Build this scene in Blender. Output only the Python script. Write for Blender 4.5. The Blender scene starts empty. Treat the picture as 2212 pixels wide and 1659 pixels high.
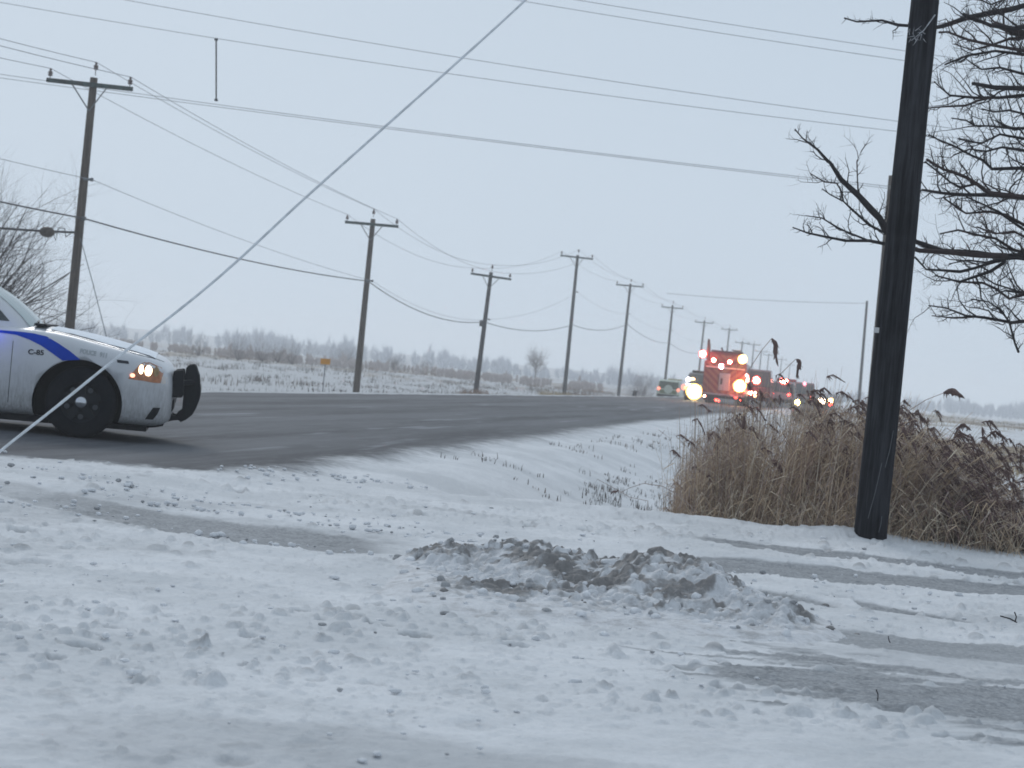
import bpy, bmesh, math, random
import numpy as np
from mathutils import Vector, Matrix
from mathutils.bvhtree import BVHTree

# ------------------------------------------------------------------ camera
C = bpy.context.scene
FPX = 4500.0                                   # focal length in pixels of a 2212 px wide frame
PITCH, ROLL = math.radians(0.526), math.radians(5.4)
CAMZ = 1.22
_f = Vector((0, math.cos(PITCH), -math.sin(PITCH)))
_u0 = Vector((0, math.sin(PITCH), math.cos(PITCH)))
_r0 = Vector((1, 0, 0))
_r = _r0*math.cos(ROLL) + _u0*math.sin(ROLL)
_u = -_r0*math.sin(ROLL) + _u0*math.cos(ROLL)
cam = bpy.data.objects.new('camera', bpy.data.cameras.new('camera'))
C.collection.objects.link(cam)
M = Matrix((( _r.x, _u.x, -_f.x, 0), (_r.y, _u.y, -_f.y, 0), (_r.z, _u.z, -_f.z, CAMZ), (0, 0, 0, 1)))
cam.matrix_world = M
cam.data.sensor_width = 36
cam.data.lens = 36*FPX/2212
cam.data.clip_start = 0.1
cam.data.clip_end = 6000
cam.data.dof.use_dof = True
cam.data.dof.focus_distance = 13.5
cam.data.dof.aperture_fstop = 6.3
C.camera = cam

# ------------------------------------------------------------------ overcast sky
SUN_EL, SUN_AZ = math.radians(32), math.radians(345)
w = bpy.data.worlds.new("World"); C.world = w; w.use_nodes = True
nt = w.node_tree; nt.nodes.clear()
out = nt.nodes.new('ShaderNodeOutputWorld'); bg = nt.nodes.new('ShaderNodeBackground')
sky = nt.nodes.new('ShaderNodeTexSky'); sky.sky_type = 'NISHITA'; sky.sun_disc = False
sky.sun_elevation = SUN_EL; sky.sun_rotation = SUN_AZ
sky.air_density = 1.0; sky.dust_density = 6.0; sky.ozone_density = 1.0
mix = nt.nodes.new('ShaderNodeMix'); mix.data_type = 'RGBA'; mix.inputs[0].default_value = 0.98
grad = nt.nodes.new('ShaderNodeValToRGB')        # cloud layer: a little darker towards the horizon
tc = nt.nodes.new('ShaderNodeTexCoord'); sep = nt.nodes.new('ShaderNodeSeparateXYZ')
mul = nt.nodes.new('ShaderNodeMix'); mul.data_type = 'RGBA'; mul.blend_type = 'MULTIPLY'; mul.inputs[0].default_value = 1.0
nt.links.new(tc.outputs['Generated'], sep.inputs[0]); nt.links.new(sep.outputs['Z'], grad.inputs[0])
grad.color_ramp.elements[0].position = 0.0; grad.color_ramp.elements[0].color = (0.60, 0.705, 0.82, 1)
grad.color_ramp.elements[1].position = 0.30; grad.color_ramp.elements[1].color = (0.50, 0.605, 0.725, 1)
_e = grad.color_ramp.elements.new(1.0); _e.color = (0.56, 0.65, 0.75, 1)
mul.inputs[7].default_value = (10.0, 10.0, 10.0, 1)
cn = nt.nodes.new('ShaderNodeTexNoise'); cn.inputs['Scale'].default_value = 2.2; cn.inputs['Detail'].default_value = 3
cr = nt.nodes.new('ShaderNodeMapRange'); cr.inputs['To Min'].default_value = 9.2; cr.inputs['To Max'].default_value = 10.6
nt.links.new(cn.outputs[0], cr.inputs[0]); nt.links.new(tc.outputs['Generated'], cn.inputs['Vector'])
nt.links.new(cr.outputs[0], mul.inputs[7])
nt.links.new(grad.outputs[0], mul.inputs[6])
# sky dimmed on the side behind the viewer, added to shape the light
yr = nt.nodes.new('ShaderNodeMapRange'); yr.interpolation_type = 'SMOOTHSTEP'; nt.links.new(sep.outputs['Y'], yr.inputs[0])
for _i, _v in enumerate((-.5, .35, .88, 1.0)): yr.inputs[_i+1].default_value = _v
mm = nt.nodes.new('ShaderNodeMix'); mm.data_type = 'RGBA'; mm.blend_type = 'MULTIPLY'; mm.inputs[0].default_value = 1.0
nt.links.new(mul.outputs[2], mm.inputs[6]); nt.links.new(yr.outputs[0], mm.inputs[7])
nt.links.new(sky.outputs[0], mix.inputs[6]); nt.links.new(mm.outputs[2], mix.inputs[7])
nt.links.new(mix.outputs[2], bg.inputs[0]); bg.inputs[1].default_value = 0.1
nt.links.new(bg.outputs[0], out.inputs[0])
sl = bpy.data.lights.new('sun', 'SUN'); sl.energy = 0.8; sl.angle = math.radians(22); sl.color = (1, .98, .96)
so = bpy.data.objects.new('sun', sl); C.collection.objects.link(so)
so.rotation_euler = (math.radians(90)-SUN_EL, 0, math.pi - SUN_AZ)
C.view_settings.view_transform = 'Standard'; C.view_settings.look = 'None'
C.view_settings.exposure = 0.0; C.view_settings.gamma = 1.0; C.view_settings.use_curve_mapping = False
C.render.engine = 'CYCLES'
C.cycles.use_denoising = True
C.cycles.volume_bounces = 3; C.cycles.max_bounces = 6; C.cycles.diffuse_bounces = 3
C.cycles.transparent_max_bounces = 8
C.cycles.pixel_filter_type = 'BLACKMAN_HARRIS'; C.cycles.filter_width = 1.7

# ------------------------------------------------------------------ helpers
rng = random.Random(7)
nr = np.random.RandomState(11)

def at(px, py, Y):
    """point on the ray through a pixel of the 2212 px frame, at distance Y in front"""
    d = _f + _r*((px-1106)/FPX) + _u*(-(py-829.5)/FPX)
    return Vector((0, 0, CAMZ)) + d*(Y/d.y)

def horizon(px): return 788 + .0945*(px-1106)
RA = math.radians(9.9)
RX, RY = math.sin(RA), math.cos(RA)            # road direction; lateral distance d grows to the left
def dlat(x, y): return -x*RY + y*RX
def road_xy(d, s): return (-d*RY + s*RX, d*RX + s*RY)

def _hash(ix, iy, seed):
    h = (ix.astype(np.int64)*374761393 + iy.astype(np.int64)*668265263 + seed*974634777) & 0x7fffffff
    h = ((h ^ (h >> 13))*1274126177) & 0x7fffffff
    return ((h ^ (h >> 16)) & 0xffff)/65535.0
def vnoise(x, y, seed=0):
    x = np.asarray(x, float); y = np.asarray(y, float)
    ix = np.floor(x); iy = np.floor(y); fx = x-ix; fy = y-iy
    fx = fx*fx*(3-2*fx); fy = fy*fy*(3-2*fy)
    a = _hash(ix, iy, seed); b = _hash(ix+1, iy, seed); c = _hash(ix, iy+1, seed); d = _hash(ix+1, iy+1, seed)
    return (a*(1-fx)+b*fx)*(1-fy) + (c*(1-fx)+d*fx)*fy
def fbm(x, y, sc, octv=4, seed=0):
    v = 0; a = 1; t = 0
    for k in range(octv):
        v = v + a*vnoise(np.asarray(x)/sc+17.3*k, np.asarray(y)/sc-9.1*k, seed+k); t += a; a *= .5; sc = sc*.5
    return v/t
def lumpfield(x, y, cell, rmin, rmax, prob, seed):
    """crisp little domes scattered one to a cell; returns height (in units of the dome radius)"""
    gx = np.floor(x/cell); gy = np.floor(y/cell); best = np.zeros_like(x)
    for ox in (-1, 0, 1):
        for oy in (-1, 0, 1):
            cx = gx+ox; cy = gy+oy
            jx = (cx+_hash(cx, cy, seed))*cell; jy = (cy+_hash(cx, cy, seed+1))*cell
            R = rmin+(rmax-rmin)*_hash(cx, cy, seed+2)**2; on = _hash(cx, cy, seed+3) < prob
            el = .6+.8*_hash(cx, cy, seed+4)
            q = 1-((x-jx)**2*el+(y-jy)**2/el)/(R*R)
            best = np.maximum(best, np.where(on & (q > 0), R*np.sqrt(np.maximum(q, 0)), 0))
    return best
def sstep(x, a, b):
    t = np.clip((np.asarray(x, float)-a)/(b-a), 0, 1); return t*t*(3-2*t)

def ground_h(x, y):
    x = np.asarray(x, float); y = np.asarray(y, float)
    d = dlat(x, y)
    road = 0.06 + .05*np.exp(-((d-9.4)/3.2)**2)
    h = np.zeros_like(x)
    # right ditch with the reeds, then the low field
    far = sstep(y, 18.25+.25*np.clip(2.3-x, 0, 3), 21.0)
    rd = -0.62*sstep(4.9-d, 0, 2.6) + .12*sstep(-d, 4, 9)
    h = far*rd
    onroad = sstep(d, 4.9, 5.5)
    h = h*(1-onroad) + onroad*road*sstep(y, 13, 17)
    # left shoulder and field
    h = h - 0.92*sstep(d, 13.9, 17.5)*sstep(y, -5, 10)
    h = h + .06*np.exp(-(((x-3.02)/.42)**2+((y-17.9)/.5)**2))
    h = h + 2.2*sstep(y, 380, 900) + .5*(fbm(x, y, 90, 2, 5)-.5)*sstep(y, 60, 200)*(1-sstep(d, 3, 6)*(1-sstep(d, 16, 25)))
    return h
def gz(x, y): return float(ground_h(np.array([x]), np.array([y]))[0])

# ---- materials
def newmat(name):
    m = bpy.data.materials.new(name); m.use_nodes = True
    return m, m.node_tree, m.node_tree.nodes['Principled BSDF']
def mat(name, col, rough=.6, metal=0, var=0.0, scale=8, bump=0, coat=0, stretch=None, spec=None):
    m, t, b = newmat(name)
    b.inputs['Base Color'].default_value = (*col, 1); b.inputs['Roughness'].default_value = rough
    b.inputs['Metallic'].default_value = metal
    if coat: b.inputs['Coat Weight'].default_value = coat; b.inputs['Coat Roughness'].default_value = .12
    if spec is not None: b.inputs['Specular IOR Level'].default_value = spec
    if var or bump:
        tc = t.nodes.new('ShaderNodeTexCoord'); mp = t.nodes.new('ShaderNodeMapping')
        if stretch: mp.inputs['Scale'].default_value = stretch
        n = t.nodes.new('ShaderNodeTexNoise'); n.inputs['Scale'].default_value = scale; n.inputs['Detail'].default_value = 5
        n.inputs['Roughness'].default_value = .65
        t.links.new(tc.outputs['Object'], mp.inputs[0]); t.links.new(mp.outputs[0], n.inputs['Vector'])
        if var:
            r = t.nodes.new('ShaderNodeValToRGB')
            r.color_ramp.elements[0].position = .3; r.color_ramp.elements[1].position = .7
            r.color_ramp.elements[0].color = tuple(max(0, c*(1-var)) for c in col)+(1,)
            r.color_ramp.elements[1].color = tuple(min(1, c*(1+var)) for c in col)+(1,)
            t.links.new(n.outputs[0], r.inputs[0]); t.links.new(r.outputs[0], b.inputs['Base Color'])
        if bump:
            bp = t.nodes.new('ShaderNodeBump'); bp.inputs['Strength'].default_value = bump; bp.inputs['Distance'].default_value = .02
            t.links.new(n.outputs[0], bp.inputs['Height']); t.links.new(bp.outputs[0], b.inputs['Normal'])
    return m
def emat(name, col, strength):
    m, t, b = newmat(name)
    b.inputs['Base Color'].default_value = (*[min(1, c) for c in col], 1)
    b.inputs['Emission Color'].default_value = (*col, 1); b.inputs['Emission Strength'].default_value = strength
    return m

# ---- mesh builder
class MB:
    def __init__(s): s.v = []; s.f = []; s.m = []
    def add(s, vs, fs, mi=0):
        o = len(s.v); s.v.extend([tuple(v) for v in vs]); s.f.extend([tuple(i+o for i in f) for f in fs]); s.m.extend([mi]*len(fs))
    def box(s, c, size, rot=None, mi=0):
        hx, hy, hz = size[0]/2, size[1]/2, size[2]/2
        vs = [Vector((x*hx, y*hy, z*hz)) for x in (-1, 1) for y in (-1, 1) for z in (-1, 1)]
        if rot is not None: vs = [rot @ v for v in vs]
        vs = [v+Vector(c) for v in vs]
        s.add(vs, [(0,1,3,2),(4,6,7,5),(0,4,5,1),(2,3,7,6),(0,2,6,4),(1,5,7,3)], mi)
    def tube(s, pts, rad, n=6, mi=0, cap=True):
        pts = [Vector(p) for p in pts]
        if not hasattr(rad, '__len__'): rad = [rad]*len(pts)
        vs = []; fs = []
        ref = Vector((0.13, .31, .94)).normalized()
        for i, p in enumerate(pts):
            t = (pts[min(i+1, len(pts)-1)]-pts[max(i-1, 0)])
            if t.length < 1e-9: t = Vector((0, 0, 1))
            t.normalize()
            a = t.cross(ref)
            if a.length < .1: a = t.cross(Vector((1, 0, 0)))
            a.normalize(); b = t.cross(a)
            for k in range(n):
                an = 2*math.pi*k/n
                vs.append(p + (a*math.cos(an)+b*math.sin(an))*rad[i])
        for i in range(len(pts)-1):
            for k in range(n):
                k2 = (k+1) % n
                fs.append((i*n+k, i*n+k2, (i+1)*n+k2, (i+1)*n+k))
        if cap and n > 2:
            fs.append(tuple(range(n))[::-1]); fs.append(tuple((len(pts)-1)*n+k for k in range(n)))
        s.add(vs, fs, mi)
    def lathe(s, prof, c, axis='Z', n=24, mi=0, cap=True):
        """prof: list of (r, h)"""
        vs = []; fs = []
        for (r, h) in prof:
            for k in range(n):
                a = 2*math.pi*k/n; x, y = r*math.cos(a), r*math.sin(a)
                p = {'Z': (x, y, h), 'Y': (x, h, y), 'X': (h, x, y)}[axis]
                vs.append(Vector(p)+Vector(c))
        for i in range(len(prof)-1):
            for k in range(n):
                k2 = (k+1) % n
                fs.append((i*n+k, i*n+k2, (i+1)*n+k2, (i+1)*n+k))
        if cap:
            fs.append(tuple(range(n))[::-1]); fs.append(tuple((len(prof)-1)*n+k for k in range(n)))
        s.add(vs, fs, mi)
    def prism(s, poly, y0, y1, mi=0):
        """poly of (x,z), extruded along y"""
        n = len(poly)
        vs = [(p[0], y0, p[1]) for p in poly]+[(p[0], y1, p[1]) for p in poly]
        fs = [tuple(range(n)), tuple(range(2*n-1, n-1, -1))]+[(i, i+n, (i+1) % n+n, (i+1) % n) for i in range(n)]
        s.add(vs, fs, mi)
    def tri(s, a, b, c, mi=0): s.add([a, b, c], [(0, 1, 2)], mi)
    def build(s, name, mats, parent=None, smooth=False, bevel=0, loc=None, autofix=True):
        me = bpy.data.meshes.new(name); me.from_pydata(s.v, [], s.f)
        if not isinstance(mats, (list, tuple)): mats = [mats]
        for m in mats: me.materials.append(m)
        if len(mats) > 1: me.polygons.foreach_set('material_index', s.m)
        if autofix and len(s.v) < 20000:
            bm = bmesh.new(); bm.from_mesh(me); bmesh.ops.recalc_face_normals(bm, faces=bm.faces); bm.to_mesh(me); bm.free()
        if smooth: me.polygons.foreach_set('use_smooth', [True]*len(me.polygons))
        me.update()
        o = bpy.data.objects.new(name, me); C.collection.objects.link(o)
        if parent: o.parent = parent
        if loc is not None: o.location = loc
        if bevel:
            md = o.modifiers.new('bevel', 'BEVEL'); md.width = bevel; md.segments = 2; md.limit_method = 'ANGLE'; md.angle_limit = .6
        return o
def tag(o, label=None, cat=None, group=None, kind=None):
    if label: o['label'] = label
    if cat: o['category'] = cat
    if group: o['group'] = group
    if kind: o['kind'] = kind
    return o
def empty(name, loc=(0,0,0), rz=0):
    o = bpy.data.objects.new(name, None); C.collection.objects.link(o); o.location = loc; o.rotation_euler = (0, 0, rz)
    return o
def bake(o):
    """apply the modifiers of one object into its mesh"""
    dg = bpy.context.evaluated_depsgraph_get(); dg.update()
    me = bpy.data.meshes.new_from_object(o.evaluated_get(dg)); o.modifiers.clear(); o.data = me; return o

# ------------------------------------------------------------------ ground sheet
def seg_band(x, y, pts, noise=0):
    """distance-like coordinate across a polyline given as (x, y, halfwidth); returns 0..1 strength"""
    xs = np.array([p[0] for p in pts]); ys = np.array([p[1] for p in pts]); ws = np.array([p[2] for p in pts]); st = np.array([p[3] for p in pts])
    yc = np.interp(x, xs, ys); wd = np.interp(x, xs, ws); s = np.interp(x, xs, st)
    q = (y+noise-yc)/wd
    return s*(1-sstep(np.abs(q), .55, 1.15)), q
RUTS = [
 [(-9, 16.6, .6, .3), (-5, 15.4, .55, .45), (-3.5, 14.6, .6, .6), (-2.5, 13.85, .75, .85), (-1.6, 13.3, .85, 1), (-.95, 13.2, .7, 1), (-.4, 13.1, .4, .0), (9, 13, .3, 0)],
 [(-9, 16, .3, 0), (1.3, 16.6, .2, 0), (1.9, 16.35, .42, .95), (3.9, 15.8, .46, 1), (9, 15.2, .4, .9)],
 [(-9, 16, .3, 0), (1.2, 14.2, .5, 0), (1.5, 14.25, .72, 1), (2.4, 14.35, .66, 1), (3.6, 14.5, .48, 1), (9, 14.8, .4, .9)],
 [(-9, 13, .3, 0), (1.4, 12.5, .2, 0), (1.65, 12.6, .3, .9), (1.97, 12.25, .24, .8), (2.1, 12.1, .1, 0), (2.15, 12.4, .1, 0), (2.2, 12.5, .28, .9), (2.7, 12.1, .2, .8), (2.9, 12, .1, 0), (9, 12, .1, 0)],
 [(-9, 11, .1, 0), (-6, 17.0, .2, .5), (-4.2, 16.4, .28, .5), (-2.6, 15.8, .2, .3), (-1.6, 15.2, .12, .35), (-.6, 14.6, .1, .25), (0.2, 14.2, .1, 0), (9, 14, .1, 0)],
 [(-9, 11, .1, 0), (-4.4, 15.6, .15, .25), (-3.0, 15.1, .12, .35), (-1.2, 14.3, .12, .4), (-.2, 14.0, .1, .2), (.4, 13.9, .1, 0), (9, 14, .1, 0)],
]
def masks(x, y):
    d = dlat(x, y)
    n1 = fbm(x, y, 1.2, 4, 21)-.5; n2 = fbm(x*1.0, y*.6, .35, 4, 33)-.5; nstreak = fbm(x*.5, y*2.6, .9, 4, 61)-.5
    wy = np.interp(d, [5, 5.6, 7, 12], [18.3, 17.6, 17.2, 16.6])
    r = sstep(d-5.45+n1*.28+n2*.35, -.75, .6)*(1-sstep(d-13.5+n1*.3, -.15, .15))*sstep(y-wy+n1*.9+n2*.8, -.75, .55)
    # drifted lane edge further up the road
    drift = sstep(y, 28, 60)*(1-sstep(d, 5.3, 6.4+1.5*(fbm(x, y, 9, 3, 8)-.5)))
    r = r*(1-.85*drift)
    smear = .45*sstep(d, 5, 7)*sstep(y+n1, 15.2, 17.4)*(1-r)
    ice = np.zeros_like(x); prof = np.zeros_like(x)
    for k, pts in enumerate(RUTS):
        s, q = seg_band(x, y, pts, n2*.22 + n1*.12)
        edge = sstep(s, .15, .6) if k in (1, 2) else s
        ice = np.maximum(ice, edge*(.55+.5*s)*(.75+.9*np.abs(n2)+.3*n1))
        prof = prof - .025*s
    # wide icy patch at the lower right
    e = ((x-1.95-.12*(y-8.6))/1.7)**2 + ((y-9.0+.22*(x-1.6))/1.0)**2
    nst2 = fbm(x*.9, y*3.4, .35, 4, 63)-.5
    patch = sstep(1.0-e+nstreak*3.2+nst2*2.4+n1*.9, -.1, 1.1)
    e2 = ((x-2.6)/1.2)**2 + ((y-10.5)/.5)**2
    patch = np.maximum(patch, .6*sstep(1-e2+nstreak*2.2, .1, .8))
    ice = np.maximum(ice, patch*(.85+.8*nstreak))
    # thin places in the snow of the yard
    thin = sstep(fbm(x*.6, y*1.3, 1.6, 4, 71), .50, .70)*.36*(1-sstep(y, 16, 19))
    ice = np.maximum(ice, thin)
    lump = sstep(fbm(x, y, .16, 3, 91), .55, .75)
    ice = np.clip(np.maximum(ice, smear), 0, 1)
    # brown stuff of the fields
    fieldL = sstep(d, 15, 18); fieldR = sstep(-d, -2, 3)*sstep(y, 30, 45)
    straw = np.zeros_like(x)
    straw = fieldL*(sstep(fbm(x, y, 5, 4, 101), .54, .64)*.16*sstep(y, 20, 60) + sstep(y, 140, 190)*sstep(fbm(x*.35, y, 12, 3, 104), .40, .64)*.5)
    straw = straw + fieldR*(sstep(fbm(x*.5, y, 6, 3, 111), .5, .6)*.5 + sstep(y, 66, 80)*(1-sstep(y, 100, 125))*(.35+.9*sstep(fbm(x, y*.4, 3, 3, 117), .4, .6)) + sstep(y, 180, 230)*.5)
    straw = straw*(1-sstep(y, 330, 480))
    bank = sstep(4.9-d, 0, .6)*sstep(y, 21, 23)*(1-sstep(y, 60, 90))
    straw = np.maximum(straw, bank*sstep(fbm(x, y, .5, 3, 121), .56, .66)*.14)
    return r, ice, np.clip(straw, 0, 1), lump, prof, patch

ts = np.concatenate([np.linspace(-1.1, -.31, 60)[:-1], np.linspace(-.31, .31, 940), np.linspace(.31, 1.1, 60)[1:]])
AP = -4.0
ys = list(np.arange(-3.6, 4.5, .45)); yv = 4.9
while yv < 1150:
    ys.append(yv); yv += min(max(.020, .00030*yv*yv), .05*yv)
ys = np.array(ys)
YY, TT = np.meshgrid(ys, ts, indexing='ij')
XX = TT*(YY-AP)
r, ice, straw, lump, prof, patch = masks(XX, YY)
ZZ = ground_h(XX, YY)
snowy = (1-np.clip(r*1.3+ice*1.1, 0, 1))
near = 1-sstep(YY, 30, 60)
prints = fbm(XX, YY, .45, 3, 41); lumps = fbm(XX, YY, .11, 3, 44)
disturb = .35+.65*sstep(fbm(XX, YY, 1.7, 2, 47), .4, .6)
smoothzone = sstep(1.3-((XX-1.5)/1.9)**2-((YY-6.5)/1.15)**2, 0, .9)
calm = 1-.85*smoothzone
icy = np.clip(ice*1.2, 0, 1)
wx = XX+.05*(fbm(XX, YY, .12, 2, 401)-.5); wy_ = YY+.05*(fbm(XX, YY, .12, 2, 402)-.5)
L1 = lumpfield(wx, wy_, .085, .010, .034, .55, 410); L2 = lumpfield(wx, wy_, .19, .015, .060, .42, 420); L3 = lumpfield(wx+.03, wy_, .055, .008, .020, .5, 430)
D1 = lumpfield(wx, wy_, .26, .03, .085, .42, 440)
yard = 1-sstep(YY, 17.0, 19.5)
lumps_h = (L1*.85*disturb + L2*.72*disturb + L3*.7 - D1*.5*disturb)*calm*(1-.75*icy)
ZZ = ZZ + near*snowy*(prints-.5)*.05 + near*(1-r)*(yard*.85+.15)*lumps_h + prof + near*(fbm(XX, YY, .05, 2, 450)-.5)*.010*(1-r)
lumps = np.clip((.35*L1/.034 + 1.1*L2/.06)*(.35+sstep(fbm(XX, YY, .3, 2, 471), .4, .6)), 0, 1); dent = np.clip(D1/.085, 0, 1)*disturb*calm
rough_far = (1-near)*(1-r)*(fbm(XX, YY, 4, 3, 50)-.5)*.25*sstep(np.abs(dlat(XX, YY)-9.4), 5, 8)
ZZ = ZZ + rough_far
# ridge pushed up beside the reeds and along the near side of the left rut
ridge = np.exp(-((YY-18.75+.16*XX)/.4)**2)*sstep(XX, -.6, 1.2)*.035
ZZ = ZZ + ridge*(.6+.8*(fbm(XX, YY, .5, 3, 57)))
ny, nx = YY.shape
co = np.stack([XX, YY, ZZ], -1).reshape(-1, 3)
idx = np.arange(ny*nx).reshape(ny, nx)
quads = np.stack([idx[:-1, :-1], idx[:-1, 1:], idx[1:, 1:], idx[1:, :-1]], -1).reshape(-1, 4)
me = bpy.data.meshes.new('ground')
me.vertices.add(len(co)); me.vertices.foreach_set('co', co.ravel())
me.loops.add(quads.size); me.loops.foreach_set('vertex_index', quads.ravel().astype(np.int32))
me.polygons.add(len(quads)); me.polygons.foreach_set('loop_start', np.arange(0, quads.size, 4, dtype=np.int32))
me.polygons.foreach_set('loop_total', np.full(len(quads), 4, np.int32))
me.update(calc_edges=True)
me.polygons.foreach_set('use_smooth', np.ones(len(quads), bool))
def attr(me, name, arr):
    a = me.attributes.new(name, 'FLOAT', 'POINT'); a.data.foreach_set('value', arr.ravel().astype(np.float32))
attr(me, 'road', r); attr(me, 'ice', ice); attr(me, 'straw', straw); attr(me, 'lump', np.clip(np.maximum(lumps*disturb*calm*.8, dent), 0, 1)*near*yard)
ground = bpy.data.objects.new('ground', me); C.collection.objects.link(ground)
tag(ground, kind='structure', label='snow covered ground with frosted asphalt road, ruts, yard and fields')

def N(t, k, **kw):
    n = t.nodes.new(k)
    for a, b in kw.items(): setattr(n, a, b)
    return n
def cmix(t, fac, a, b):
    m = N(t, 'ShaderNodeMix', data_type='RGBA')
    for s, v in ((0, fac), (6, a), (7, b)):
        if hasattr(v, 'links'): t.links.new(v, m.inputs[s])
        elif isinstance(v, tuple): m.inputs[s].default_value = (*v, 1)
        else: m.inputs[s].default_value = v
    return m.outputs[2]
def noise(t, vec, sc, det=5, rg=.6):
    n = N(t, 'ShaderNodeTexNoise'); n.inputs['Scale'].default_value = sc; n.inputs['Detail'].default_value = det; n.inputs['Roughness'].default_value = rg
    t.links.new(vec, n.inputs['Vector']); return n.outputs[0]
def mrange(t, v, a, b, c=0, d=1, smooth=True):
    n = N(t, 'ShaderNodeMapRange'); n.interpolation_type = 'SMOOTHSTEP' if smooth else 'LINEAR'
    t.links.new(v, n.inputs[0])
    for i, q in enumerate((a, b, c, d)): n.inputs[i+1].default_value = q
    return n.outputs[0]
def mth(t, op, a, b=None):
    n = N(t, 'ShaderNodeMath', operation=op)
    for i, v in enumerate((a, b)):
        if v is None: continue
        if hasattr(v, 'links'): t.links.new(v, n.inputs[i])
        else: n.inputs[i].default_value = v
    return n.outputs[0]
def scaled(t, vec, s, rot=0):
    mp = N(t, 'ShaderNodeMapping'); mp.inputs['Scale'].default_value = s; mp.inputs['Rotation'].default_value = (0, 0, rot)
    t.links.new(vec, mp.inputs[0]); return mp.outputs[0]

gm, t, b = newmat('snow_and_asphalt')
tc = N(t, 'ShaderNodeTexCoord'); P = tc.outputs['Object']
A = {}
for k in ('road', 'ice', 'straw', 'lump'):
    a = N(t, 'ShaderNodeAttribute'); a.attribute_name = k; A[k] = a.outputs['Fac']
nb = noise(t, P, .9, 5); nm = noise(t, P, 6, 6, .7); nf = noise(t, P, 38, 4, .7)
snow = cmix(t, mrange(t, nb, .35, .65), (.60, .615, .63), (.73, .74, .755))
snow = cmix(t, mth(t, 'MULTIPLY', mrange(t, nm, .5, .78), .35), snow, (.48, .487, .497))
snow = cmix(t, mth(t, 'MULTIPLY', mth(t, 'ADD', mth(t, 'MULTIPLY', A['lump'], .8), mth(t, 'MULTIPLY', mth(t, 'SUBTRACT', nf, .5), .85)), .85), snow, (.21, .203, .20))  # darkens lumps and dents: slush dirt, plus relief shade put into the colour
# asphalt under frost: streaks run along the road
PR = scaled(t, P, (1, 1, 1), RA); al = scaled(t, PR, (1, .05, 1)); al2 = scaled(t, PR, (1.2, .14, 1))
st = noise(t, al, 1.6, 5, .65); sf = noise(t, al2, 7, 4, .7)
asph = cmix(t, mrange(t, st, .34, .66), (.060, .065, .074), (.120, .127, .139))
sx_ = N(t, 'ShaderNodeSeparateXYZ'); t.links.new(PR, sx_.inputs[0])
trk = mth(t, 'SINE', mth(t, 'ADD', mth(t, 'MULTIPLY', sx_.outputs['X'], 3.6), mth(t, 'MULTIPLY', nb, 1.6)))
asph = cmix(t, mth(t, 'MULTIPLY', mrange(t, trk, -.2, 1.0), .30), asph, (.165, .175, .19))
asph = cmix(t, mth(t, 'MULTIPLY', mrange(t, sf, .45, .75), .5), asph, (.17, .177, .19))
asph = cmix(t, mth(t, 'MULTIPLY', mrange(t, nf, .5, .8), .35), asph, (.24, .25, .27))
asph = cmix(t, mth(t, 'MULTIPLY', mrange(t, noise(t, al, 3.3, 3, .5), .63, .72), .45), asph, (.34, .36, .39))
icec = cmix(t, mrange(t, nm, .3, .7), (.16, .17, .18), (.29, .30, .315))
icec = cmix(t, mth(t, 'MULTIPLY', mrange(t, nf, .42, .7), .6), icec, (.52, .535, .55))
fi = mth(t, 'ADD', A['ice'], mth(t, 'MULTIPLY', mth(t, 'SUBTRACT', nm, .5), .5))
fi = mth(t, 'MULTIPLY', mrange(t, fi, .12, .75), .93)
col = cmix(t, fi, snow, icec)
fr = mrange(t, mth(t, 'ADD', A['road'], mth(t, 'MULTIPLY', mth(t, 'SUBTRACT', nm, .5), .75)), .12, .88)
col = cmix(t, fr, col, asph)
# stubble and grass poking through the snow
ns = noise(t, scaled(t, P, (.6, .25, 1)), 1.1, 8, .75)
stc = cmix(t, nf, (.16, .115, .065), (.36, .27, .15))
stc = cmix(t, mrange(t, nb, .45, .6), stc, (.20, .155, .13))
fs = mth(t, 'MULTIPLY', mrange(t, mth(t, 'ADD', ns, mth(t, 'MULTIPLY', A['straw'], .42)), .62, .80), mrange(t, A['straw'], .02, .2))
col = cmix(t, fs, col, stc)
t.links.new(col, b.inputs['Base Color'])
rg = mrange(t, mth(t, 'MAXIMUM', fr, fi), 0, 1, .8, .78, False); t.links.new(rg, b.inputs['Roughness'])
b.inputs['Specular IOR Level'].default_value = .10
bp = N(t, 'ShaderNodeBump'); bp.inputs['Strength'].default_value = .55; bp.inputs['Distance'].default_value = .02
bh = mth(t, 'ADD', noise(t, P, 11, 6, .7), mth(t, 'MULTIPLY', noise(t, P, 45, 4, .7), .35))
t.links.new(bh, bp.inputs['Height']); t.links.new(bp.outputs[0], b.inputs['Normal'])
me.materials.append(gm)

# ------------------------------------------------------------------ heap of ploughed snow
def pile_h(x, y):
    h = .29*np.exp(-(np.abs((x-.98)/.47)**2.6) - np.abs((y-11.5)/.85)**2.4)
    h = np.maximum(h, .15*np.exp(-np.abs((x-1.30)/.37)**2.4-np.abs((y-10.95)/.6)**2.2))
    h = np.maximum(h, .21*np.exp(-np.abs((x-.22)/.46)**2.6-np.abs((y-12.2)/.6)**2.2))
    h = np.maximum(h, .17*np.exp(-np.abs((x+.24)/.24)**2.2-np.abs((y-12.2)/.5)**2.2))
    h = np.maximum(h, .19*np.exp(-np.abs((x-.5)/.62)**4-np.abs((y-11.85)/.62)**3))
    h = np.maximum(h, .085*np.exp(-np.abs((x-.55)/.95)**4-np.abs((y-11.3)/1.05)**3))
    return h
px_ = np.linspace(-.95, 2.5, 420); py_ = np.linspace(9.6, 13.4, 380)
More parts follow.
